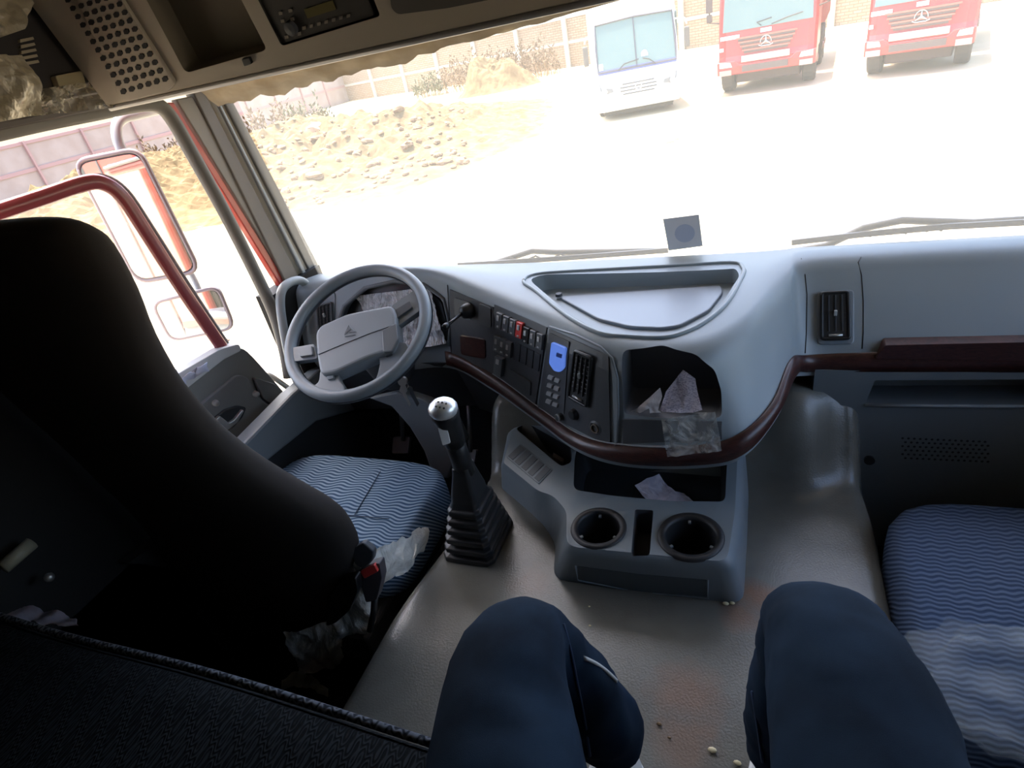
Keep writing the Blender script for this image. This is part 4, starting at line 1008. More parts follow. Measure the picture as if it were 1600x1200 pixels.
# sneakers
M_shoe = mat('white_sneaker', (.7, .7, .68), .6); M_sole = mat('sneaker_sole', (.75, .75, .72), .5)
def sneaker(an, direction):
    d = Vector(direction).normalized(); s_ = Vector((0, 0, 1)).cross(d)
    z0 = .402; rg = []
    for t, wd, h in ((-.06, .02, .05), (-.05, .032, .075), (-.02, .038, .085), (.03, .038, .075), (.08, .044, .055), (.13, .046, .045), (.17, .036, .035), (.19, .012, .02)):
        c = Vector((an.x, an.y, z0))+d*t; rg.append([c+s_*wd*math.cos(a)+Vector((0, 0, .018+max(0, math.sin(a))*h-(.0 if math.sin(a) > 0 else .0))) for a in [PI*j/12 for j in range(13)]]+[c-s_*wd+Vector((0, 0, .012)), c+s_*wd+Vector((0, 0, .012))])
    sh = MB().loft(rg, True, True).build('sneaker', M_shoe, person, smooth=True)
    rg = []
    for t, wd in ((-.065, .02), (-.05, .036), (.03, .042), (.1, .05), (.16, .044), (.195, .014)):
        c = Vector((an.x, an.y, z0))+d*t; rg.append([c+s_*wd, c-s_*wd, c-s_*wd+Vector((0, 0, .022)), c+s_*wd+Vector((0, 0, .022))])
    MB().loft(rg, True, True).build('sole', M_sole, sh, bevel=.004)
sneaker(anL+Vector((-.02, -.03, 0)), (-.15, -1, 0)); sneaker(anR, (.25, .1, 0)) if False else sneaker(anR+Vector((0, -.1, 0)), (.1, 1, 0))

# ================================================================== OVERHEAD CONSOLE
oc = thing('overhead_console', 'brown grey overhead console with speaker grille, cubby and radio above the windscreen', 'overhead console', (-.4, 1.0, 1.45))
OP = Vector((0, .95, 1.416)); ON = Vector((0, -.958, -.286)).normalized(); ODIR = Vector((0, -.286, .958))
OSF = plane_surf(OP, ON)
# body: extruded along X, cross-section in YZ
x0, x1 = -1.0, 1.05
sec = [(.95, 1.416), (.965, 1.408), (1.02, 1.409), (1.36, 1.43), (1.36, 1.76), (.85, 1.76)]
P0 = [Vector((x0, y, z)) for y, z in sec]
ob = MB().prism(P0, (x1-x0, 0, 0)).build('console_shell', M_over, oc)
def ocut(poly, depth, r, mt):
    P = [OSF(p.x, p.y)[0] for p in fillet([Vector(p) for p in poly], r, 4)]
    return MB().prism([p+ON*.05 for p in P], -ON*(depth+.05)).build('cutter', mt)
cut(ob, [ocut([(196, -60), (290, 114), (417, 78), (345, -60)], .045, 9, mat('cubby_dark', (.20, .17, .12), .7)), ocut([(372, -60), (440, 72), (594, 25), (560, -60)], .015, 6, mat('radio_black', (.03, .027, .022), .5))])
b_ = ob.modifiers.new('b', 'BEVEL'); b_.width = .006; b_.segments = 2; b_.limit_method = 'ANGLE'
OR_ = plane_surf(OP-ON*.010, ON)
rad_ = plate('radio', [(380, -60), (444, 66), (588, 22), (556, -60)], OR_, .006, mat('radio_face', (.04, .036, .03), .45), oc, r=5, bevel=.001, back=.003)
plate('radio_display', [(478, 12), (522, -2), (528, 12), (484, 26)], OR_, .0015, mat('radio_lcd', (.13, .11, .035), .3), rad_, lift=.006)
for i in range(7): plate('radio_button', [(478+i*11.5-2, 39-i*3.2), (478+i*11.5+3, 38-i*3.2), (478+i*11.5+3, 43-i*3.2), (478+i*11.5-2, 44-i*3.2)], OR_, .002, mat('radio_mark', (.22, .19, .15), .5), rad_, lift=.006)
for a, b in ((441, 18), (456, 14), (444, 30), (459, 27), (450, 55), (470, 50)): plate('radio_button', [(a-2, b-2), (a+3, b-3), (a+4, b+2), (a-1, b+3)], OR_, .002, mat('radio_mark', (.22, .19, .15), .5), rad_, lift=.006)
p, n = OR_(459, 41); MB().lathe(p+n*.006, n, [(.011, 0), (.010, .008), (0, .009)], 18).build('radio_knob', M_panel, rad_)
# speaker grille panel with holes
plate('speaker_panel', [(95, -70), (150, -70), (277, 128), (268, 140), (200, 158), (188, 148)], OSF, .006, M_over, oc, r=6, bevel=.002)
mb = MB(); O1 = Vector((261, 121)); du = Vector((-13.0, 3.9)); dv = Vector((-7.8, -13.0)); cnt = 0; holes = []
for j in range(12):
    for i in range(6 if j else 6):
        c = O1+du*i+dv*j; q = [c+Vector(v) for v in ((-4.6, -1.4), (-1.6, -4.2), (3.4, -3.6), (4.8, .6), (2.6, 4.0), (-2.8, 4.2))]
        plate('speaker_hole', [tuple(v) for v in q], OSF, .0012, M_black, None, lift=.006, back=0, mb=mb)
mb.build('speaker_holes', mat('hole_black', (.006, .005, .005), .8), oc)
plate('latch', [(380, 90), (392, 88), (396, 98), (384, 102)], OSF, .006, M_black, oc, r=2, bevel=.001)
# second dark panel to the right of the radio
plate('blank_panel', [(605, -60), (612, 12), (622, 22), (700, 12), (860, -20), (860, -60)], OSF, .002, mat('blank_brown', (.10, .09, .075), .6), oc, r=6)
# metallic lip
MB().tube([OP+Vector((x0, .004, -.006)), OP+Vector((x1, .004, -.006))], .005, 8).build('lip_trim', mat('lip_grey', (.32, .31, .30), .3), oc, smooth=True)
# crumpled protective film hanging from windscreen header
V = []; nu, nv = 120, 6
for i in range(nu+1):
    for j in range(nv+1):
        x = lerp(-1.02, 1.05, i/nu); t = j/nv; tap = max(.12, min(1, -x*1.25+.1)); drop = .012+tap*(.042+.014*noise.noise(Vector((x*9, 0, 2)))+.009*noise.noise(Vector((x*30, 0, 4))))
        V.append(Vector((x, 1.20+.05*t+.014*noise.noise(Vector((x*26+t*4, t*3, 0))), 1.425-drop*t)))
o = O('header_film', V, [(i*(nv+1)+j, i*(nv+1)+j+1, (i+1)*(nv+1)+j+1, (i+1)*(nv+1)+j) for i in range(nu) for j in range(nv)], thin_sheet('tan_film', (.50, .42, .30), (.36, .28, .18)), None, smooth=True)
tag(o, 'wrinkled tan protective film hanging along the top edge of the windscreen', 'plastic film')
# polythene wrapped side bin over the driver door
wb = thing('roof_side_bin', 'dark roof side bin wrapped in crumpled polythene above the driver door', 'storage bin', (-1.02, .7, 1.45))
MB().prism([Vector((-1.07, y, z)) for y, z in ((.1, 1.44), (1.0, 1.44), (1.0, 1.76), (.1, 1.76))], (.05, 0, 0)).build('bin_body', mat('bin_dark', (.035, .03, .03), .6), wb, bevel=.006)
SX = plane_surf((-1.015, 0, 0), (1, 0, 0))
for i in range(5): plate('bin_louvre', [(30+i*1, 62+i*9), (50+i*2, 58+i*9), (52+i*2, 62+i*9), (30+i*1, 67+i*9)], SX, .003, mat('louvre_cream', (.5, .43, .3), .5), wb)
plate('bin_lamp', [(80, 120), (122, 112), (130, 137), (90, 147)], SX, .012, mat('lamp_tan', (.42, .36, .22), .3), wb, r=3, bevel=.003)
cr1 = crumple('bin_wrapping', ((-120, 90), (40, 85), (75, 175), (-120, 215)), plane_surf((-.985, 0, 0), (1, 0, 0)), 50, 24, .035, 11, mat('wrap_cream', (.52, .45, .32), .28, bump=.5, bscale=30), None, 0, 21, 0)
tag(cr1, 'cream crumpled polythene sheet covering the lower left of the roof bin', 'plastic film')
cr2 = crumple('bin_wrapping', ((-120, -60), (70, -30), (40, 45), (-120, 100)), plane_surf((-.985, 0, 0), (1, 0, 0)), 50, 24, .035, 9, mat('wrap_cream', (.52, .45, .32), .28), None, 0, 31, 0)
tag(cr2, 'cream crumpled polythene sheet hanging at the upper left of the roof bin', 'plastic film')
cr3 = crumple('bin_wrapping', ((60, 140), (190, 120), (205, 166), (40, 182)), plane_surf((-1.0, 0, 0), (1, 0, 0)), 50, 16, .022, 30, M_film2, None, 0, 41, 0)
tag(cr3, 'pleated translucent polythene gathered along the door header beside the speaker', 'plastic film')

# ================================================================== OUTSIDE OF THE CAB: mirrors, wipers, sticker
M_mirror = mat('mirror_glass', (.9, .9, .9), .02, metal=1)
def mirror(name, poly, X, r, label, arm=None):
    root = thing(name, label, 'mirror', onX(*poly[0], X))
    n = Vector((.495, -.866, .02)).normalized(); c = onX(sum(p[0] for p in poly)/4, sum(p[1] for p in poly)/4, X)
    s = plane_surf(c, n)
    P = fillet([Vector(p) for p in poly], r, 5)
    H = [s(p.x, p.y)[0] for p in P]; cc = sum(H, Vector())/len(H)
    MB().loft([H, [h-n*.02 for h in H], [cc+(h-cc)*.8-n*.06 for h in H]], True, True).build('mirror_housing', mat('mirror_shell', (.10, .10, .105), .4), root, bevel=.004)
    H2 = [cc+(h-cc)*.95+n*.002 for h in H]
    MB().prism(H2, n*.002).build('mirror_glass', M_mirror, root)
    H3 = H+[H[0], H[1]]
    MB().tube(H3, .006, 6).build('mirror_edge', mat('mirror_edge', (.32, .26, .27), .5), root, smooth=True)
    return root
mm = mirror('wing_mirror', [(116, 252), (216, 232), (312, 424), (216, 442)], -1.32, 22, 'tall main wing mirror seen through the driver door window')
mirror('wing_mirror', [(238, 474), (340, 448), (366, 512), (268, 532)], -1.32, 16, 'small wide angle wing mirror below the tall one')
ar = thing('mirror_arm', 'pale bent tube arm carrying the wing mirrors outside the left pillar', 'mirror arm', onX(250, 170, -1.25))
P = [onX(a, b, -1.30) for a, b in ((262, 168), (240, 173), (210, 180), (190, 186), (182, 200), (186, 225), (205, 262))]
MB().tube(catmull(P, 5), .013, 10).build('arm_tube', mat('arm_grey', (.42, .44, .46), .4), ar, smooth=True)
P = [onX(a, b, -1.36) for a, b in ((205, 262), (250, 340), (300, 430), (312, 455), (330, 490))]
MB().tube(catmull(P, 5), .009, 10).build('arm_lower', mat('arm_grey', (.42, .44, .46), .4), ar, smooth=True)
# wipers
M_wip = mat('wiper_grey', (.03, .03, .03), .5)
def wiper(pivot, blade, arm, label):
    r_ = thing('windscreen_wiper', label, 'wiper', onY(*pivot, 1.56))
    P = [onY(a, b, 1.545) for a, b in blade]; MB().tube(P, .0055, 6, flat=1.4).build('wiper_blade', M_wip, r_)
    P = [onY(a, b, 1.565) for a, b in arm]; MB().tube(P, [.009]*(len(P)-1)+[.006], 6).build('wiper_arm', M_wip, r_, smooth=True)
    for k in (.3, .5, .7):
        a = Vector(blade[0]).lerp(Vector(blade[-1]), k*.6+.05); b = a+Vector((6, -6))
        P = [onY(a.x-8, a.y, 1.548), onY(b.x, b.y, 1.555), onY(a.x+18, a.y-1, 1.548)]; MB().tube(P, .003, 5).build('wiper_bracket', M_wip, r_)
wiper((738, 427), [(716, 414), (800, 409), (900, 402), (1044, 391)], [(738, 428), (775, 410), (832, 392), (870, 394), (960, 393), (1035, 391)], 'left windscreen wiper parked along the bottom of the glass')
wiper((1215, 397), [(1237, 379), (1350, 366), (1480, 354), (1700, 342)], [(1210, 398), (1290, 384), (1350, 356), (1410, 344), (1520, 348), (1690, 336)], 'right windscreen wiper running out of frame above the passenger dash')
# inspection sticker on the glass
SG = plane_surf((.1, 1.492, .9), (0, -1, -.1))
stt = plate('windscreen_sticker', [(1036, 342), (1092, 335), (1098, 384), (1045, 391)], SG, .002, mat('sticker_back', (.62, .61, .63), .7), None, back=0)
tag(stt, 'small square grey inspection sticker with faint disc on the windscreen', 'sticker')
p, n = SG(1070, 364); MB().lathe(p+n*.0022, n, [(.024, 0), (.024, .0004), (0, .0004)], 28).build('sticker_disc', mat('sticker_disc', (.42, .45, .55), .7), stt)

# ================================================================== OUTDOORS
ZG = -1.25
M_ground = mat('dusty_ground', (.52, .45, .33), .95, col2=(.36, .30, .18), vscale=.16, spec=.1)
def gz(x, y): return ZG
S(O('ground', [(-90, -90, ZG), (110, -90, ZG), (110, 120, ZG), (-90, 120, ZG)], [(0, 1, 2, 3)], M_ground))
M_dirt = mat('dirt_rubble', (.225, .165, .085), .95, col2=(.155, .105, .055), vscale=2.8, bump=1.0, bscale=6, spec=.05, detail=8)
# rubble mound on the left
def mound(name, cx, cy, rx, ry, h, mt, label, cat, n=90, seed=0, rough=.25):
    V = []; F = []
    for i in range(n+1):
        for j in range(n+1):
            u, v = i/n*2-1, j/n*2-1; x, y = cx+u*rx, cy+v*ry; d = math.sqrt(u*u+v*v)*(1+.25*noise.noise(Vector((u*2+seed, v*2, 0)))); e = sstep((1-d)/.6)
            z = ZG-.02+h*e*(.75+.4*noise.fractal(Vector((x*.5+seed, y*.5, 0)), .8, 2, 4))+rough*e**.5*noise.fractal(Vector((x*2.6, y*2.6, seed)), .6, 2, 4)*.5
            if e <= 0: z = ZG-.05
            V.append(Vector((x, y, z)))
    for i in range(n):
        for j in range(n): a = i*(n+1)+j; F.append((a, a+1, a+n+2, a+n+1))
    o = O(name, V, F, mt, None, smooth=False); tag(o, label, cat, kind='stuff'); return o
mound('rubble_mound', -17.9, 17.9, 12.6, 10.9, 1.15, M_dirt, 'long low mound of tan soil and rubble left of the yard', 'soil mound', 175, 0, .35)
mound('soil_heap', -12.8, 33.0, 2.6, 2.2, 1.7, M_dirt, 'rounded pale soil heap in front of the bushes near the bus', 'soil heap', 50, 5, .3)
# clods on the mound: individual stones in view
rock0 = None; ri = 0
def rockmesh(seed):
    V = []; F = []; nu, nv = 10, 6
    for i in range(nv+1):
        for j in range(nu):
            a = PI*i/nv; b = 2*PI*j/nu; d = Vector((math.sin(a)*math.cos(b), math.sin(a)*math.sin(b), math.cos(a))); V.append(d*(1+.35*noise.noise(d*1.7+Vector((seed*3, 0, 0)))))
    for i in range(nv):
        for j in range(nu): F.append((i*nu+j, i*nu+(j+1) % nu, (i+1)*nu+(j+1) % nu, (i+1)*nu+j))
    return V, F
mnd = bpy.data.objects['rubble_mound']; MS = bvh_surf(mnd)
M_clod = mat('soil_clod', (.20, .13, .075), .95); M_clodp = mat('pale_stone', (.72, .60, .45), .9)
protos = []
rng = random.Random(3); done = 0
bmm = bmesh.new(); bmm.from_mesh(mnd.data); mtree = BVHTree.FromBMesh(bmm); bmm.free()
for k in range(300):
    px = rng.uniform(370, 730); py = rng.uniform(160, 360)
    h = mtree.ray_cast(CAMP, ray(px, py).normalized())
    if h[0] is None or h[0].z < ZG+.03: continue
    if len(protos) < 6:
        V, F = rockmesh(len(protos)+1); o = O('soil_clod', V, F, M_clod, None, smooth=False); protos.append(o)
    else:
        o = protos[rng.randrange(6)].copy(); COL.objects.link(o)
    s_ = rng.uniform(.03, .10)*(1 if rng.random() < .85 else 1.7); o.location = h[0]+Vector((0, 0, s_*.15)); o.scale = (s_*rng.uniform(.9, 1.6), s_*rng.uniform(.8, 1.4), s_*rng.uniform(.45, .8)); o.rotation_euler = (rng.uniform(-.3, .3), rng.uniform(-.3, .3), rng.uniform(0, 6))
    tag(o, 'brown clod of soil scattered on the rubble mound', 'soil clod', 'soil clods on the mound'); done += 1
for (px, py), s_, mt, lb in (((423, 188), .28, M_clodp, 'large pale boulder high on the rubble mound'), ((493, 203), .30, mat('dark_stone', (.34, .22, .14), .95), 'dark brown lump on the middle of the rubble mound')):
    h = mtree.ray_cast(CAMP, ray(px, py).normalized())
    if h[0] is not None:
        V, F = rockmesh(12); o = O('boulder', V, F, mt, None, smooth=False); o.location = h[0]; o.scale = (s_*1.3, s_, s_*.8); tag(o, lb, 'boulder')
# boundary wall with posts
def mat_brick(name, c1, c2, mort, sc=2.0):
    m = mat(name, c1, .9); N = m.node_tree.nodes; L = m.node_tree.links; tc = N.new('ShaderNodeTexCoord'); mp = N.new('ShaderNodeMapping'); L.new(tc.outputs['Object'], mp.inputs[0])
    sp = N.new('ShaderNodeSeparateXYZ'); cb = N.new('ShaderNodeCombineXYZ'); L.new(mp.outputs[0], sp.inputs[0]); L.new(sp.outputs['X'], cb.inputs['X']); L.new(sp.outputs['Z'], cb.inputs['Y'])
    b = N.new('ShaderNodeTexBrick'); L.new(cb.outputs[0], b.inputs['Vector']); b.inputs['Color1'].default_value = (*c1, 1); b.inputs['Color2'].default_value = (*c2, 1); b.inputs['Mortar'].default_value = (*mort, 1)
    b.inputs['Scale'].default_value = sc; b.inputs['Mortar Size'].default_value = .03; b.inputs['Brick Width'].default_value = .7; b.inputs['Row Height'].default_value = .25
    L.new(b.outputs['Color'], N['Principled BSDF'].inputs['Base Color']); return m
M_brick = mat_brick('yard_brick', (.34, .24, .15), (.38, .28, .19), (.24, .165, .10))
M_post = mat('concrete_post', (.50, .45, .36), .9)
def wall_run(P0, P1, h0, h1, label, n, mw, mp_, postw=.28, rail=True):
    P0, P1 = Vector(P0), Vector(P1); L_ = (P1-P0).length; a = math.atan2((P1-P0).y, (P1-P0).x)
    root = tag(empty('boundary_wall', (P0.x, P0.y, ZG), a), label, 'wall')
    def put(mb, nm, mt):
        me_ = O(nm, mb.V, mb.F, mt, None); me_.parent = root; return me_
    mb = MB(); mb.add([(0, -.1, 0), (L_, -.1, 0), (L_, -.1, h1), (0, -.1, h0), (0, .1, 0), (L_, .1, 0), (L_, .1, h1), (0, .1, h0)], [(0, 1, 2, 3), (4, 7, 6, 5), (0, 4, 5, 1), (3, 2, 6, 7), (0, 3, 7, 4), (1, 5, 6, 2)])
    put(mb, 'brick_panel', mw)
    for i in range(n+1):
        x = L_*i/n; h = lerp(h0, h1, i/n)+.06; mb = MB().box((x, -.08, h/2), (postw, .30, h)); put(mb, 'post', mp_)
    if rail:
        mb = MB().add([(0, -.14, h0*.5-.08), (L_, -.14, h1*.5-.08), (L_, -.14, h1*.5+.08), (0, -.14, h0*.5+.08), (0, 0, h0*.5-.08), (L_, 0, h1*.5-.08), (L_, 0, h1*.5+.08), (0, 0, h0*.5+.08)], [(0, 1, 2, 3), (4, 7, 6, 5), (0, 4, 5, 1), (3, 2, 6, 7), (0, 3, 7, 4), (1, 5, 6, 2)]); put(mb, 'beam', mp_)
        mb = MB().add([(0, -.14, h0-.1), (L_, -.14, h1-.1), (L_, -.14, h1+.04), (0, -.14, h0+.04), (0, .14, h0-.1), (L_, .14, h1-.1), (L_, .14, h1+.04), (0, .14, h0+.04)], [(0, 1, 2, 3), (4, 7, 6, 5), (0, 4, 5, 1), (3, 2, 6, 7), (0, 3, 7, 4), (1, 5, 6, 2)]); put(mb, 'coping', mp_)
    return root
wall_run((-31, 46, 0), (34, 25.5, 0), 2.3, 3.3, 'long pale brick boundary wall with concrete posts behind the vehicles', 19, M_brick, M_post)
M_slab = mat('pink_slab', (.38, .30, .26), .9, col2=(.34, .26, .22), vscale=1.2); M_rpost = mat('red_post', (.36, .22, .20), .7)
wall_run((-31, 5, 0), (-31, 46, 0), 2.3, 2.3, 'pale pink slab fence with red posts beyond the driver window', 14, M_slab, M_rpost, .10)
# shrubs
def shrub(cx, cy, rx, h, n, seed, label, cols, lean=.35):
    rg_ = random.Random(seed); mb1 = MB(); mb2 = MB()
    for k in range(n):
        a = rg_.uniform(0, 2*PI); r = rx*math.sqrt(rg_.random()); b = Vector((cx+math.cos(a)*r, cy+math.sin(a)*r*.7, ZG)); hh = h*(1-.55*(r/rx)**2)*rg_.uniform(.55, 1.05)
        t = b+Vector((math.cos(a)*hh*lean*rg_.random(), math.sin(a)*hh*lean*rg_.random(), hh)); mb2.tube([b, b.lerp(t, .5)+Vector((rg_.uniform(-.05, .05), 0, 0)), t], [.015, .01, .004], 3)
        for q in range(9):
            p = b.lerp(t, rg_.uniform(.25, 1)); d = Vector((rg_.uniform(-1, 1), rg_.uniform(-1, 1), rg_.uniform(.2, 1.3))).normalized(); s_ = rg_.uniform(.10, .26); w_ = d.orthogonal().normalized()*s_*.18
            mb1.add([p, p+d*s_*.5+w_, p+d*s_, p+d*s_*.5-w_], [(0, 1, 2, 3)])
    root = thing('shrub', label, 'shrub', (cx, cy, ZG)); mb1.build('foliage', mat(cols[0], cols[1], .8, col2=cols[2], vscale=3), root); mb2.build('stems', mat('dry_stem', (.40, .28, .16), .9), root)
DRY = ('dry_leaf', (.20, .13, .065), (.13, .085, .045)); GRN = ('olive_leaf', (.14, .13, .06), (.10, .1, .05))
shrub(-15.4, 37.0, 2.4, 2.2, 260, 1, 'broad dry brown bush against the brick wall behind the soil heap', DRY)
shrub(-11.9, 36.6, 1.6, 2.1, 160, 2, 'dry brown bush right of the soil heap near the bus', DRY)
shrub(-18.6, 36.4, 1.1, 1.3, 90, 3, 'low olive bush at the left foot of the broad dry bush', GRN)
shrub(-18.0, 23.5, 1.1, 1.9, 90, 4, 'olive weeds growing behind the rubble mound by the wall', GRN)
shrub(-20.5, 24.0, 1.8, 1.9, 120, 5, 'dry weeds on top of the rubble mound near the windscreen pillar', DRY)
shrub(-25.5, 22.0, 1.2, 1.6, 60, 6, 'dry tuft on the mound seen through the driver window', DRY)
# stones / litter on the yard
for (px, py), s_ in (((1036, 222), .22), ((1046, 216), .12), ((740, 195), .2), ((735, 205), .14), ((1420, 33), .3), ((1566, 28), .2), ((1300, 66), .15)):
    V, F = rockmesh(int(px)); o = O('grass_tuft', V, F, mat('tuft_tan', (.50, .42, .24), .9), None, smooth=False); p = onZ(px, py, ZG); o.location = p+Vector((0, 0, .01)); o.scale = (s_*1.5, s_, s_*.35)
    tag(o, 'low tan clump on the yard ground '+{1036: 'in the middle of the yard', 1046: 'just right of the middle clump', 740: 'at the right tip of the rubble mound', 735: 'just below the mound tip', 1420: 'hidden near the right truck', 1566: 'at the far right of the yard', 1300: 'between the two red trucks'}[px], 'soil clump')

# ------------------------------------------------------------------ vehicles
def veh_root(name, label, cat, A, B):
    "A, B: ground points below the left and right front corners as seen from the camera"
    A, B = Vector(A), Vector(B); c = (A+B)/2; d = (B-A); ang = math.atan2(d.y, d.x)
    r = tag(empty(name, (c.x, c.y, ZG), ang), label, cat); return r, d.length
def vpart(mb, nm, mt, root, **kw):
    o = O(nm, mb.V, mb.F, mt, None, **kw); o.parent = root; return o
def wheel(root, x, y, r=.45, w_=.28, nm='wheel'):
    mb = MB(); s_ = 1 if x > 0 else -1
    mb.lathe((x-s_*w_/2, y, r), (s_, 0, 0), [(r*.55, 0), (r*.92, 0), (r, .04), (r, w_-.04), (r*.92, w_), (r*.55, w_), (r*.5, w_-.06), (0, w_-.06)], 24); o = vpart(mb, nm, mat('tyre', (.05, .045, .04), .9), root)
    mb = MB().lathe((x+s_*w_/2, y, r), (s_, 0, 0), [(r*.5, -.08), (r*.42, -.02), (r*.2, -.03), (r*.18, .03), (0, .04)], 16); h = vpart(mb, 'hub', mat('wheel_hub', (.35, .22, .18), .6), o)
    return o
M_vglass = mat('vehicle_glass', (.13, .19, .18), .12, spec=.4)
M_busw = mat('bus_white', (.62, .62, .60), .35, coat=.3)
A, B = onZ(938, 193, ZG), onZ(1064, 170, ZG)
bus, bw = veh_root('minibus', 'white minibus parked nose on in front of the brick wall', 'bus', A, B)
hw = bw/2; Hb = 2.72
# body: front profile swept (y, z)
fp_ = [(.02, .24), (-.06, .32), (-.08, .9), (-.02, 1.18), (.12, 1.75), (.26, 2.32), (.45, 2.62), (.8, Hb), (6.6, Hb), (6.8, 2.5), (6.8, .24)]
rg = []
for x, s_ in ((-hw, .0), (-hw+.05, .6), (-hw+.16, .93), (0, 1.0), (hw-.16, .93), (hw-.05, .6), (hw, 0)):
    rg.append([Vector((x, y+(.14*(1-s_) if y < 3 else 0), z-(.10*(1-s_) if z > 2.4 else 0))) for y, z in fp_])
vpart(MB().loft(rg, True, True), 'body', M_busw, bus, smooth=False, bevel=.01)
def front(u, z):   # point on the bus nose, u in -1..1
    for (y0_, z0_), (y1_, z1_) in zip(fp_[:8], fp_[1:8]):
        if z0_ <= z <= z1_: t = (z-z0_)/(z1_-z0_); return Vector((u*hw, lerp(y0_, y1_, t), z))
    return Vector((u*hw, .2, z))
ws = [front(-.93, 1.22), front(0, 1.22), front(.93, 1.22), front(.93, 1.75), front(.90, 2.30), front(0, 2.34), front(-.90, 2.30), front(-.93, 1.75)]
for v in ws: v.y -= .012
def fan(name, pts, t, mt, root, sub=None, **kw):
    return vpart(MB().prism(pts, (0, t, 0)), name, mt, root, **kw)
O1_ = O('windscreen', [ws[0], ws[1], ws[2], ws[3], front(0, 1.75)+Vector((0, -.012, 0)), ws[7], ws[4], ws[5], ws[6]], [(0, 1, 4, 5), (1, 2, 3, 4), (5, 4, 7, 8), (4, 3, 6, 7)], M_vglass, None); O1_.parent = bus; O1_.modifiers.new('s', 'SOLIDIFY').thickness = .02
fr_ = MB(); pts_ = [ws[i]+Vector((0, -.01, 0)) for i in (0, 1, 2, 3, 4, 5, 6, 7)]; fr_.tube(pts_+[pts_[0], pts_[1]], .028, 6); fr_.tube([front(0, 1.22)+Vector((0, -.03, 0)), front(0, 1.75)+Vector((0, -.03, 0)), front(0, 2.34)+Vector((0, -.03, 0))], .014, 5)
vpart(fr_, 'windscreen_frame', mat('frame_dark', (.07, .07, .09), .5), bus)
vpart(MB().prism([front(-.93, 1.16)+Vector((0, -.03, 0)), front(.93, 1.16)+Vector((0, -.03, 0)), front(.93, 1.26)+Vector((0, -.03, 0)), front(-.93, 1.26)+Vector((0, -.03, 0))], (0, .03, 0)), 'cowl_strip', mat('cowl_blue', (.09, .11, .25), .5), bus)
for s_ in (-1, 1):
    P = [front(s_*.45, 1.2), front(s_*.3, 1.33), front(s_*.05+.1, 1.38)]; vpart(MB().tube([p+Vector((0, -.07, 0)) for p in P], .014, 5), 'wiper', M_wip, bus)
for i, z in enumerate((.62, .70, .78, .86)): vpart(MB().box(front(0, z)+Vector((0, -.01, 0)), (1.0-.12*abs(i-1.5), .03, .022)), 'grille_bar', mat('grille_dark', (.06, .06, .06), .6), bus)
vpart(MB().lathe(front(0, .76)+Vector((0, -.02, 0)), (0, -1, 0), [(.09, 0), (.09, .02), (.07, .02), (.07, .005)], 20), 'emblem', M_chrome, bus)
for s_ in (-1, 1):
    P = [front(s_*.60, .72), front(s_*.80, .68), front(s_*.92, .80), front(s_*.93, .96), front(s_*.8, .84), front(s_*.62, .80)]
    vpart(MB().prism([p+Vector((0, -.02+.06*abs(p.x/hw)**3, 0)) for p in P], (0, .1, 0)), 'headlamp', mat('lamp_glass', (.16, .17, .18), .25), bus)
    vpart(MB().lathe(front(s_*.80, .76)+Vector((0, .0, 0)), (0, -1, 0), [(.055, 0), (.055, .03), (.03, .03), (0, .01)], 14), 'lamp_reflector', M_steel, bus)
    rt = MB().tube([Vector((s_*hw*.95, .2, 2.1)), Vector((s_*(hw+.16), -.02, 2.08)), Vector((s_*(hw+.2), -.05, 1.95))], .02, 6); vpart(rt, 'mirror_bracket', M_busw, bus)
    vpart(MB().box((s_*(hw+.2), -.05, 1.66), (.13, .08, .46)), 'mirror', mat('mirror_dark', (.10, .09, .08), .5), bus, bevel=.03)
for k in range(5):
    vpart(MB().box((hw+.004, .75+k*1.15, 1.85), (.02, 1.02, .85)), 'side_window', M_vglass, bus, bevel=.01)
for x in (-hw+.16, hw-.16):
    for y in (1.3, 5.2): wheel(bus, x, y, .40, .25)
vpart(MB().box((0, 3.2, .26), (bw-.3, 5.6, .34)), 'underbody', mat('underbody_dark', (.05, .045, .04), .9), bus)
vpart(MB().prism([front(.2, 1.45)+Vector((0, -.02, 0))+Vector((.09*math.cos(a), 0, .11*math.sin(a))) for a in [2*PI*i/16 for i in range(16)]], (0, .01, 0)), 'windscreen_disc', M_white, bus)
vpart(MB().prism([p+Vector((0, -.03, 0)) for p in (front(-.90, 1.27), front(-.80, 1.27), front(-.80, 1.42), front(-.90, 1.42))], (0, .01, 0)), 'windscreen_sticker', M_white, bus)
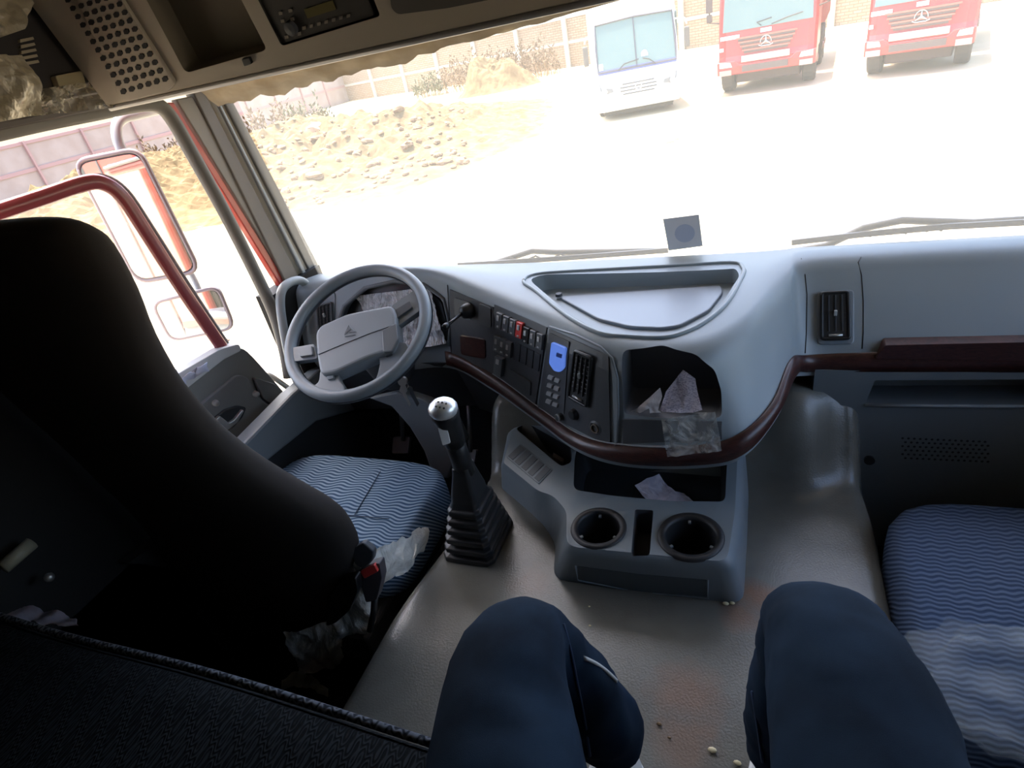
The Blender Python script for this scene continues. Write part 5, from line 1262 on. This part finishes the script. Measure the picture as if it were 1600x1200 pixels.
# trucks
M_tred = mat('truck_red', (.36, .035, .035), .4, coat=.15); M_tdark = mat('truck_dark', (.10, .07, .065), .7); M_tipper = mat('tipper_red', (.42, .10, .07), .6); M_lamp = mat('truck_lamp', (.75, .68, .58), .2)
def truck(A, B, label):
    rt, wd = veh_root('dump_truck', label, 'truck', A, B); hw = wd/2
    zm = lambda z: z if z < .55 else (.53+(z-.55)*.69 if z < 1.98 else 1.517+(z-1.98)*1.432)
    P = [(.0, .50), (-.04, .56), (-.04, .95), (.02, 1.15), (.06, 1.75), (.075, 1.96), (.30, 2.95), (.42, 3.05), (1.9, 3.05), (2.0, 2.9), (2.0, .9), (1.2, .9), (1.2, .5)]
    P = [(y, zm(z)) for y, z in P]
    rg = [[Vector((x, y+dy*(1 if y < 1 else 0), z)) for y, z in P] for x, dy in ((-hw, .16), (-hw+.06, .06), (-hw+.2, .0), (hw-.2, 0), (hw-.06, .06), (hw, .16))]
    vpart(MB().loft(rg, True, True), 'cab', M_tred, rt, bevel=.01)
    def f(u, z, o=.03):
        z = zm(z)
        for (y0_, z0_), (y1_, z1_) in zip(P[:8], P[1:8]):
            if z0_ <= z <= z1_ and z1_ > z0_: return Vector((u*hw, lerp(y0_, y1_, (z-z0_)/(z1_-z0_))-o, z))
        return Vector((u*hw, .0-o, z))
    vpart(MB().prism([f(-.9, 1.98), f(.9, 1.98), f(.86, 2.85), f(-.86, 2.85)], (0, .03, 0)), 'windscreen', M_vglass, rt)
    for s_ in (-1, 1): vpart(MB().tube([f(s_*.1, 2.0, .06), f(s_*.3+.1, 2.06, .07), f(s_*.3+.4, 2.10, .06)], .014, 5), 'wiper', M_wip, rt)
    for i, z in enumerate((1.66, 1.52, 1.38, 1.24)):
        vpart(MB().box(f(0, z, .015), (1.35-.1*i, .06, .05)), 'grille_slot', M_tdark, rt)
        vpart(MB().box(f(0, z+.06, .03), (1.45-.1*i, .06, .035)), 'grille_bar', mat('grille_pink', (.36, .12, .09), .4), rt)
    # three-pointed emblem: ring open at top with prongs
    c = f(0, 1.50, .07); mb = MB()
    for a in (90, 210, 330): mb.tube([c, c+Vector((math.cos(math.radians(a))*.13, 0, math.sin(math.radians(a))*.13))], [.03, .008], 5)
    mb.tube([c+Vector((math.cos(PI*i/14)*.13, 0, -.02+math.sin(PI*i/14)*.15)) for i in range(15)], .012, 5); mb.tube([c+Vector((-.17, 0, -.07)), c+Vector((-.10, 0, -.10)), c+Vector((.10, 0, -.10)), c+Vector((.17, 0, -.07))], .012, 5); vpart(mb, 'emblem', M_steel, rt)
    vpart(MB().prism([f(-1, .52, .08), f(1, .52, .08), f(1, 1.0, .08), f(.62, 1.0, .08), f(.52, .86, .08), f(-.52, .86, .08), f(-.62, 1.0, .08), f(-1, 1.0, .08)], (0, .3, 0)), 'bumper', M_tred, rt, bevel=.02)
    vpart(MB().box(f(0, .70, .10), (1.1, .06, .14)), 'bumper_intake', M_tdark, rt)
    vpart(MB().box(f(0, 1.02, .07), (1.15, .05, .14)), 'front_plate_strip', mat('cream_strip', (.5, .46, .35), .5), rt)
    for s_ in (-1, 1):
        vpart(MB().prism([f(s_*.95, .80, .10), f(s_*.68, .80, .10), f(s_*.72, .96, .10), f(s_*.95, .99, .10)], (0, .06, 0)), 'headlamp', M_lamp, rt, bevel=.01)
        vpart(MB().box(f(s_*.82, .62, .10), (.3, .05, .12)), 'fog_lamp', mat('fog_pink', (.6, .3, .25), .4), rt)
        vpart(MB().tube([Vector((s_*hw, .3, 2.6)), Vector((s_*(hw+.22), .1, 2.6)), Vector((s_*(hw+.22), .1, 1.8)), Vector((s_*hw, .25, 1.75))], .02, 6), 'mirror_bracket', M_tdark, rt)
        vpart(MB().box((s_*(hw+.22), .08, 2.25), (.16, .08, .44)), 'mirror', M_tdark, rt, bevel=.02)
        vpart(MB().box((s_*(hw+.22), .08, 1.90), (.14, .08, .18)), 'mirror', M_tdark, rt, bevel=.02)
        wheel(rt, s_*(hw-.17), 1.05-.1, .52, .32)
        for y in (3.9, 5.2): wheel(rt, s_*(hw-.2), y, .52, .45)
        vpart(MB().box((s_*(hw-.08), 1.6, .45), (.10, 1.0, .06)), 'step', M_tdark, rt)
    vpart(MB().prism([f(-.95, 1.72), f(-.55, 1.72), f(-.55, 1.85), f(-.95, 1.85)], (0, .02, 0)), 'white_label', M_white, rt)
    vpart(MB().prism([f(-.12, 1.80), f(.10, 1.80), f(.10, 1.93), f(-.12, 1.93)], (0, .02, 0)), 'white_label', M_white, rt)
    vpart(MB().prism([f(-.96, 1.35), f(-.88, 1.35), f(-.88, 1.47), f(-.96, 1.47)], (0, .02, 0)), 'white_label', M_white, rt)
    vpart(MB().box((0, 4.4, .75), (.9, 5.4, .25)), 'chassis', M_tdark, rt)
    vpart(MB().box((0, 1.6, .36), (wd-.75, 1.9, .30)), 'under_cab_box', M_tdark, rt, bevel=.03)  # dark box added under the cab to stop sun leaking beneath
    mb = MB(); mb.box((0, 4.9, 2.0), (wd+.02, 4.8, 1.6))
    vpart(mb, 'tipper_body', M_tipper, rt, bevel=.02)
    for k in range(7):
        for s_ in (-1, 1): vpart(MB().box((s_*(hw+.04), 2.7+k*.72, 2.0), (.08, .12, 1.6)), 'tipper_rib', M_tipper, rt)
    return rt
truck(onZ(1122, 152, ZG), onZ(1122, 152, ZG)+Vector((2.35, -.25, 0)), 'red dump truck parked beside the white minibus')
truck(onZ(1346, 126, ZG), onZ(1346, 126, ZG)+Vector((2.06, -.50, 0)), 'rightmost red dump truck at the top right of the yard')
# low red roof of a shed beyond the wall
sh = thing('shed', 'white shed with red roof edge beyond the brick wall left of the minibus', 'shed', (-16, 50, ZG))
MB().box((-10, 50, ZG+1.6), (8, 6, 3.2)).build('shed_wall', M_busw, sh)
MB().prism([(-14.4, 46.6, ZG+3.2), (-5.6, 46.6, ZG+3.2), (-5.6, 50, ZG+4.4), (-14.4, 50, ZG+4.4)], (0, 0, .12)).build('shed_roof', mat('roof_rust', (.45, .16, .08), .7), sh)
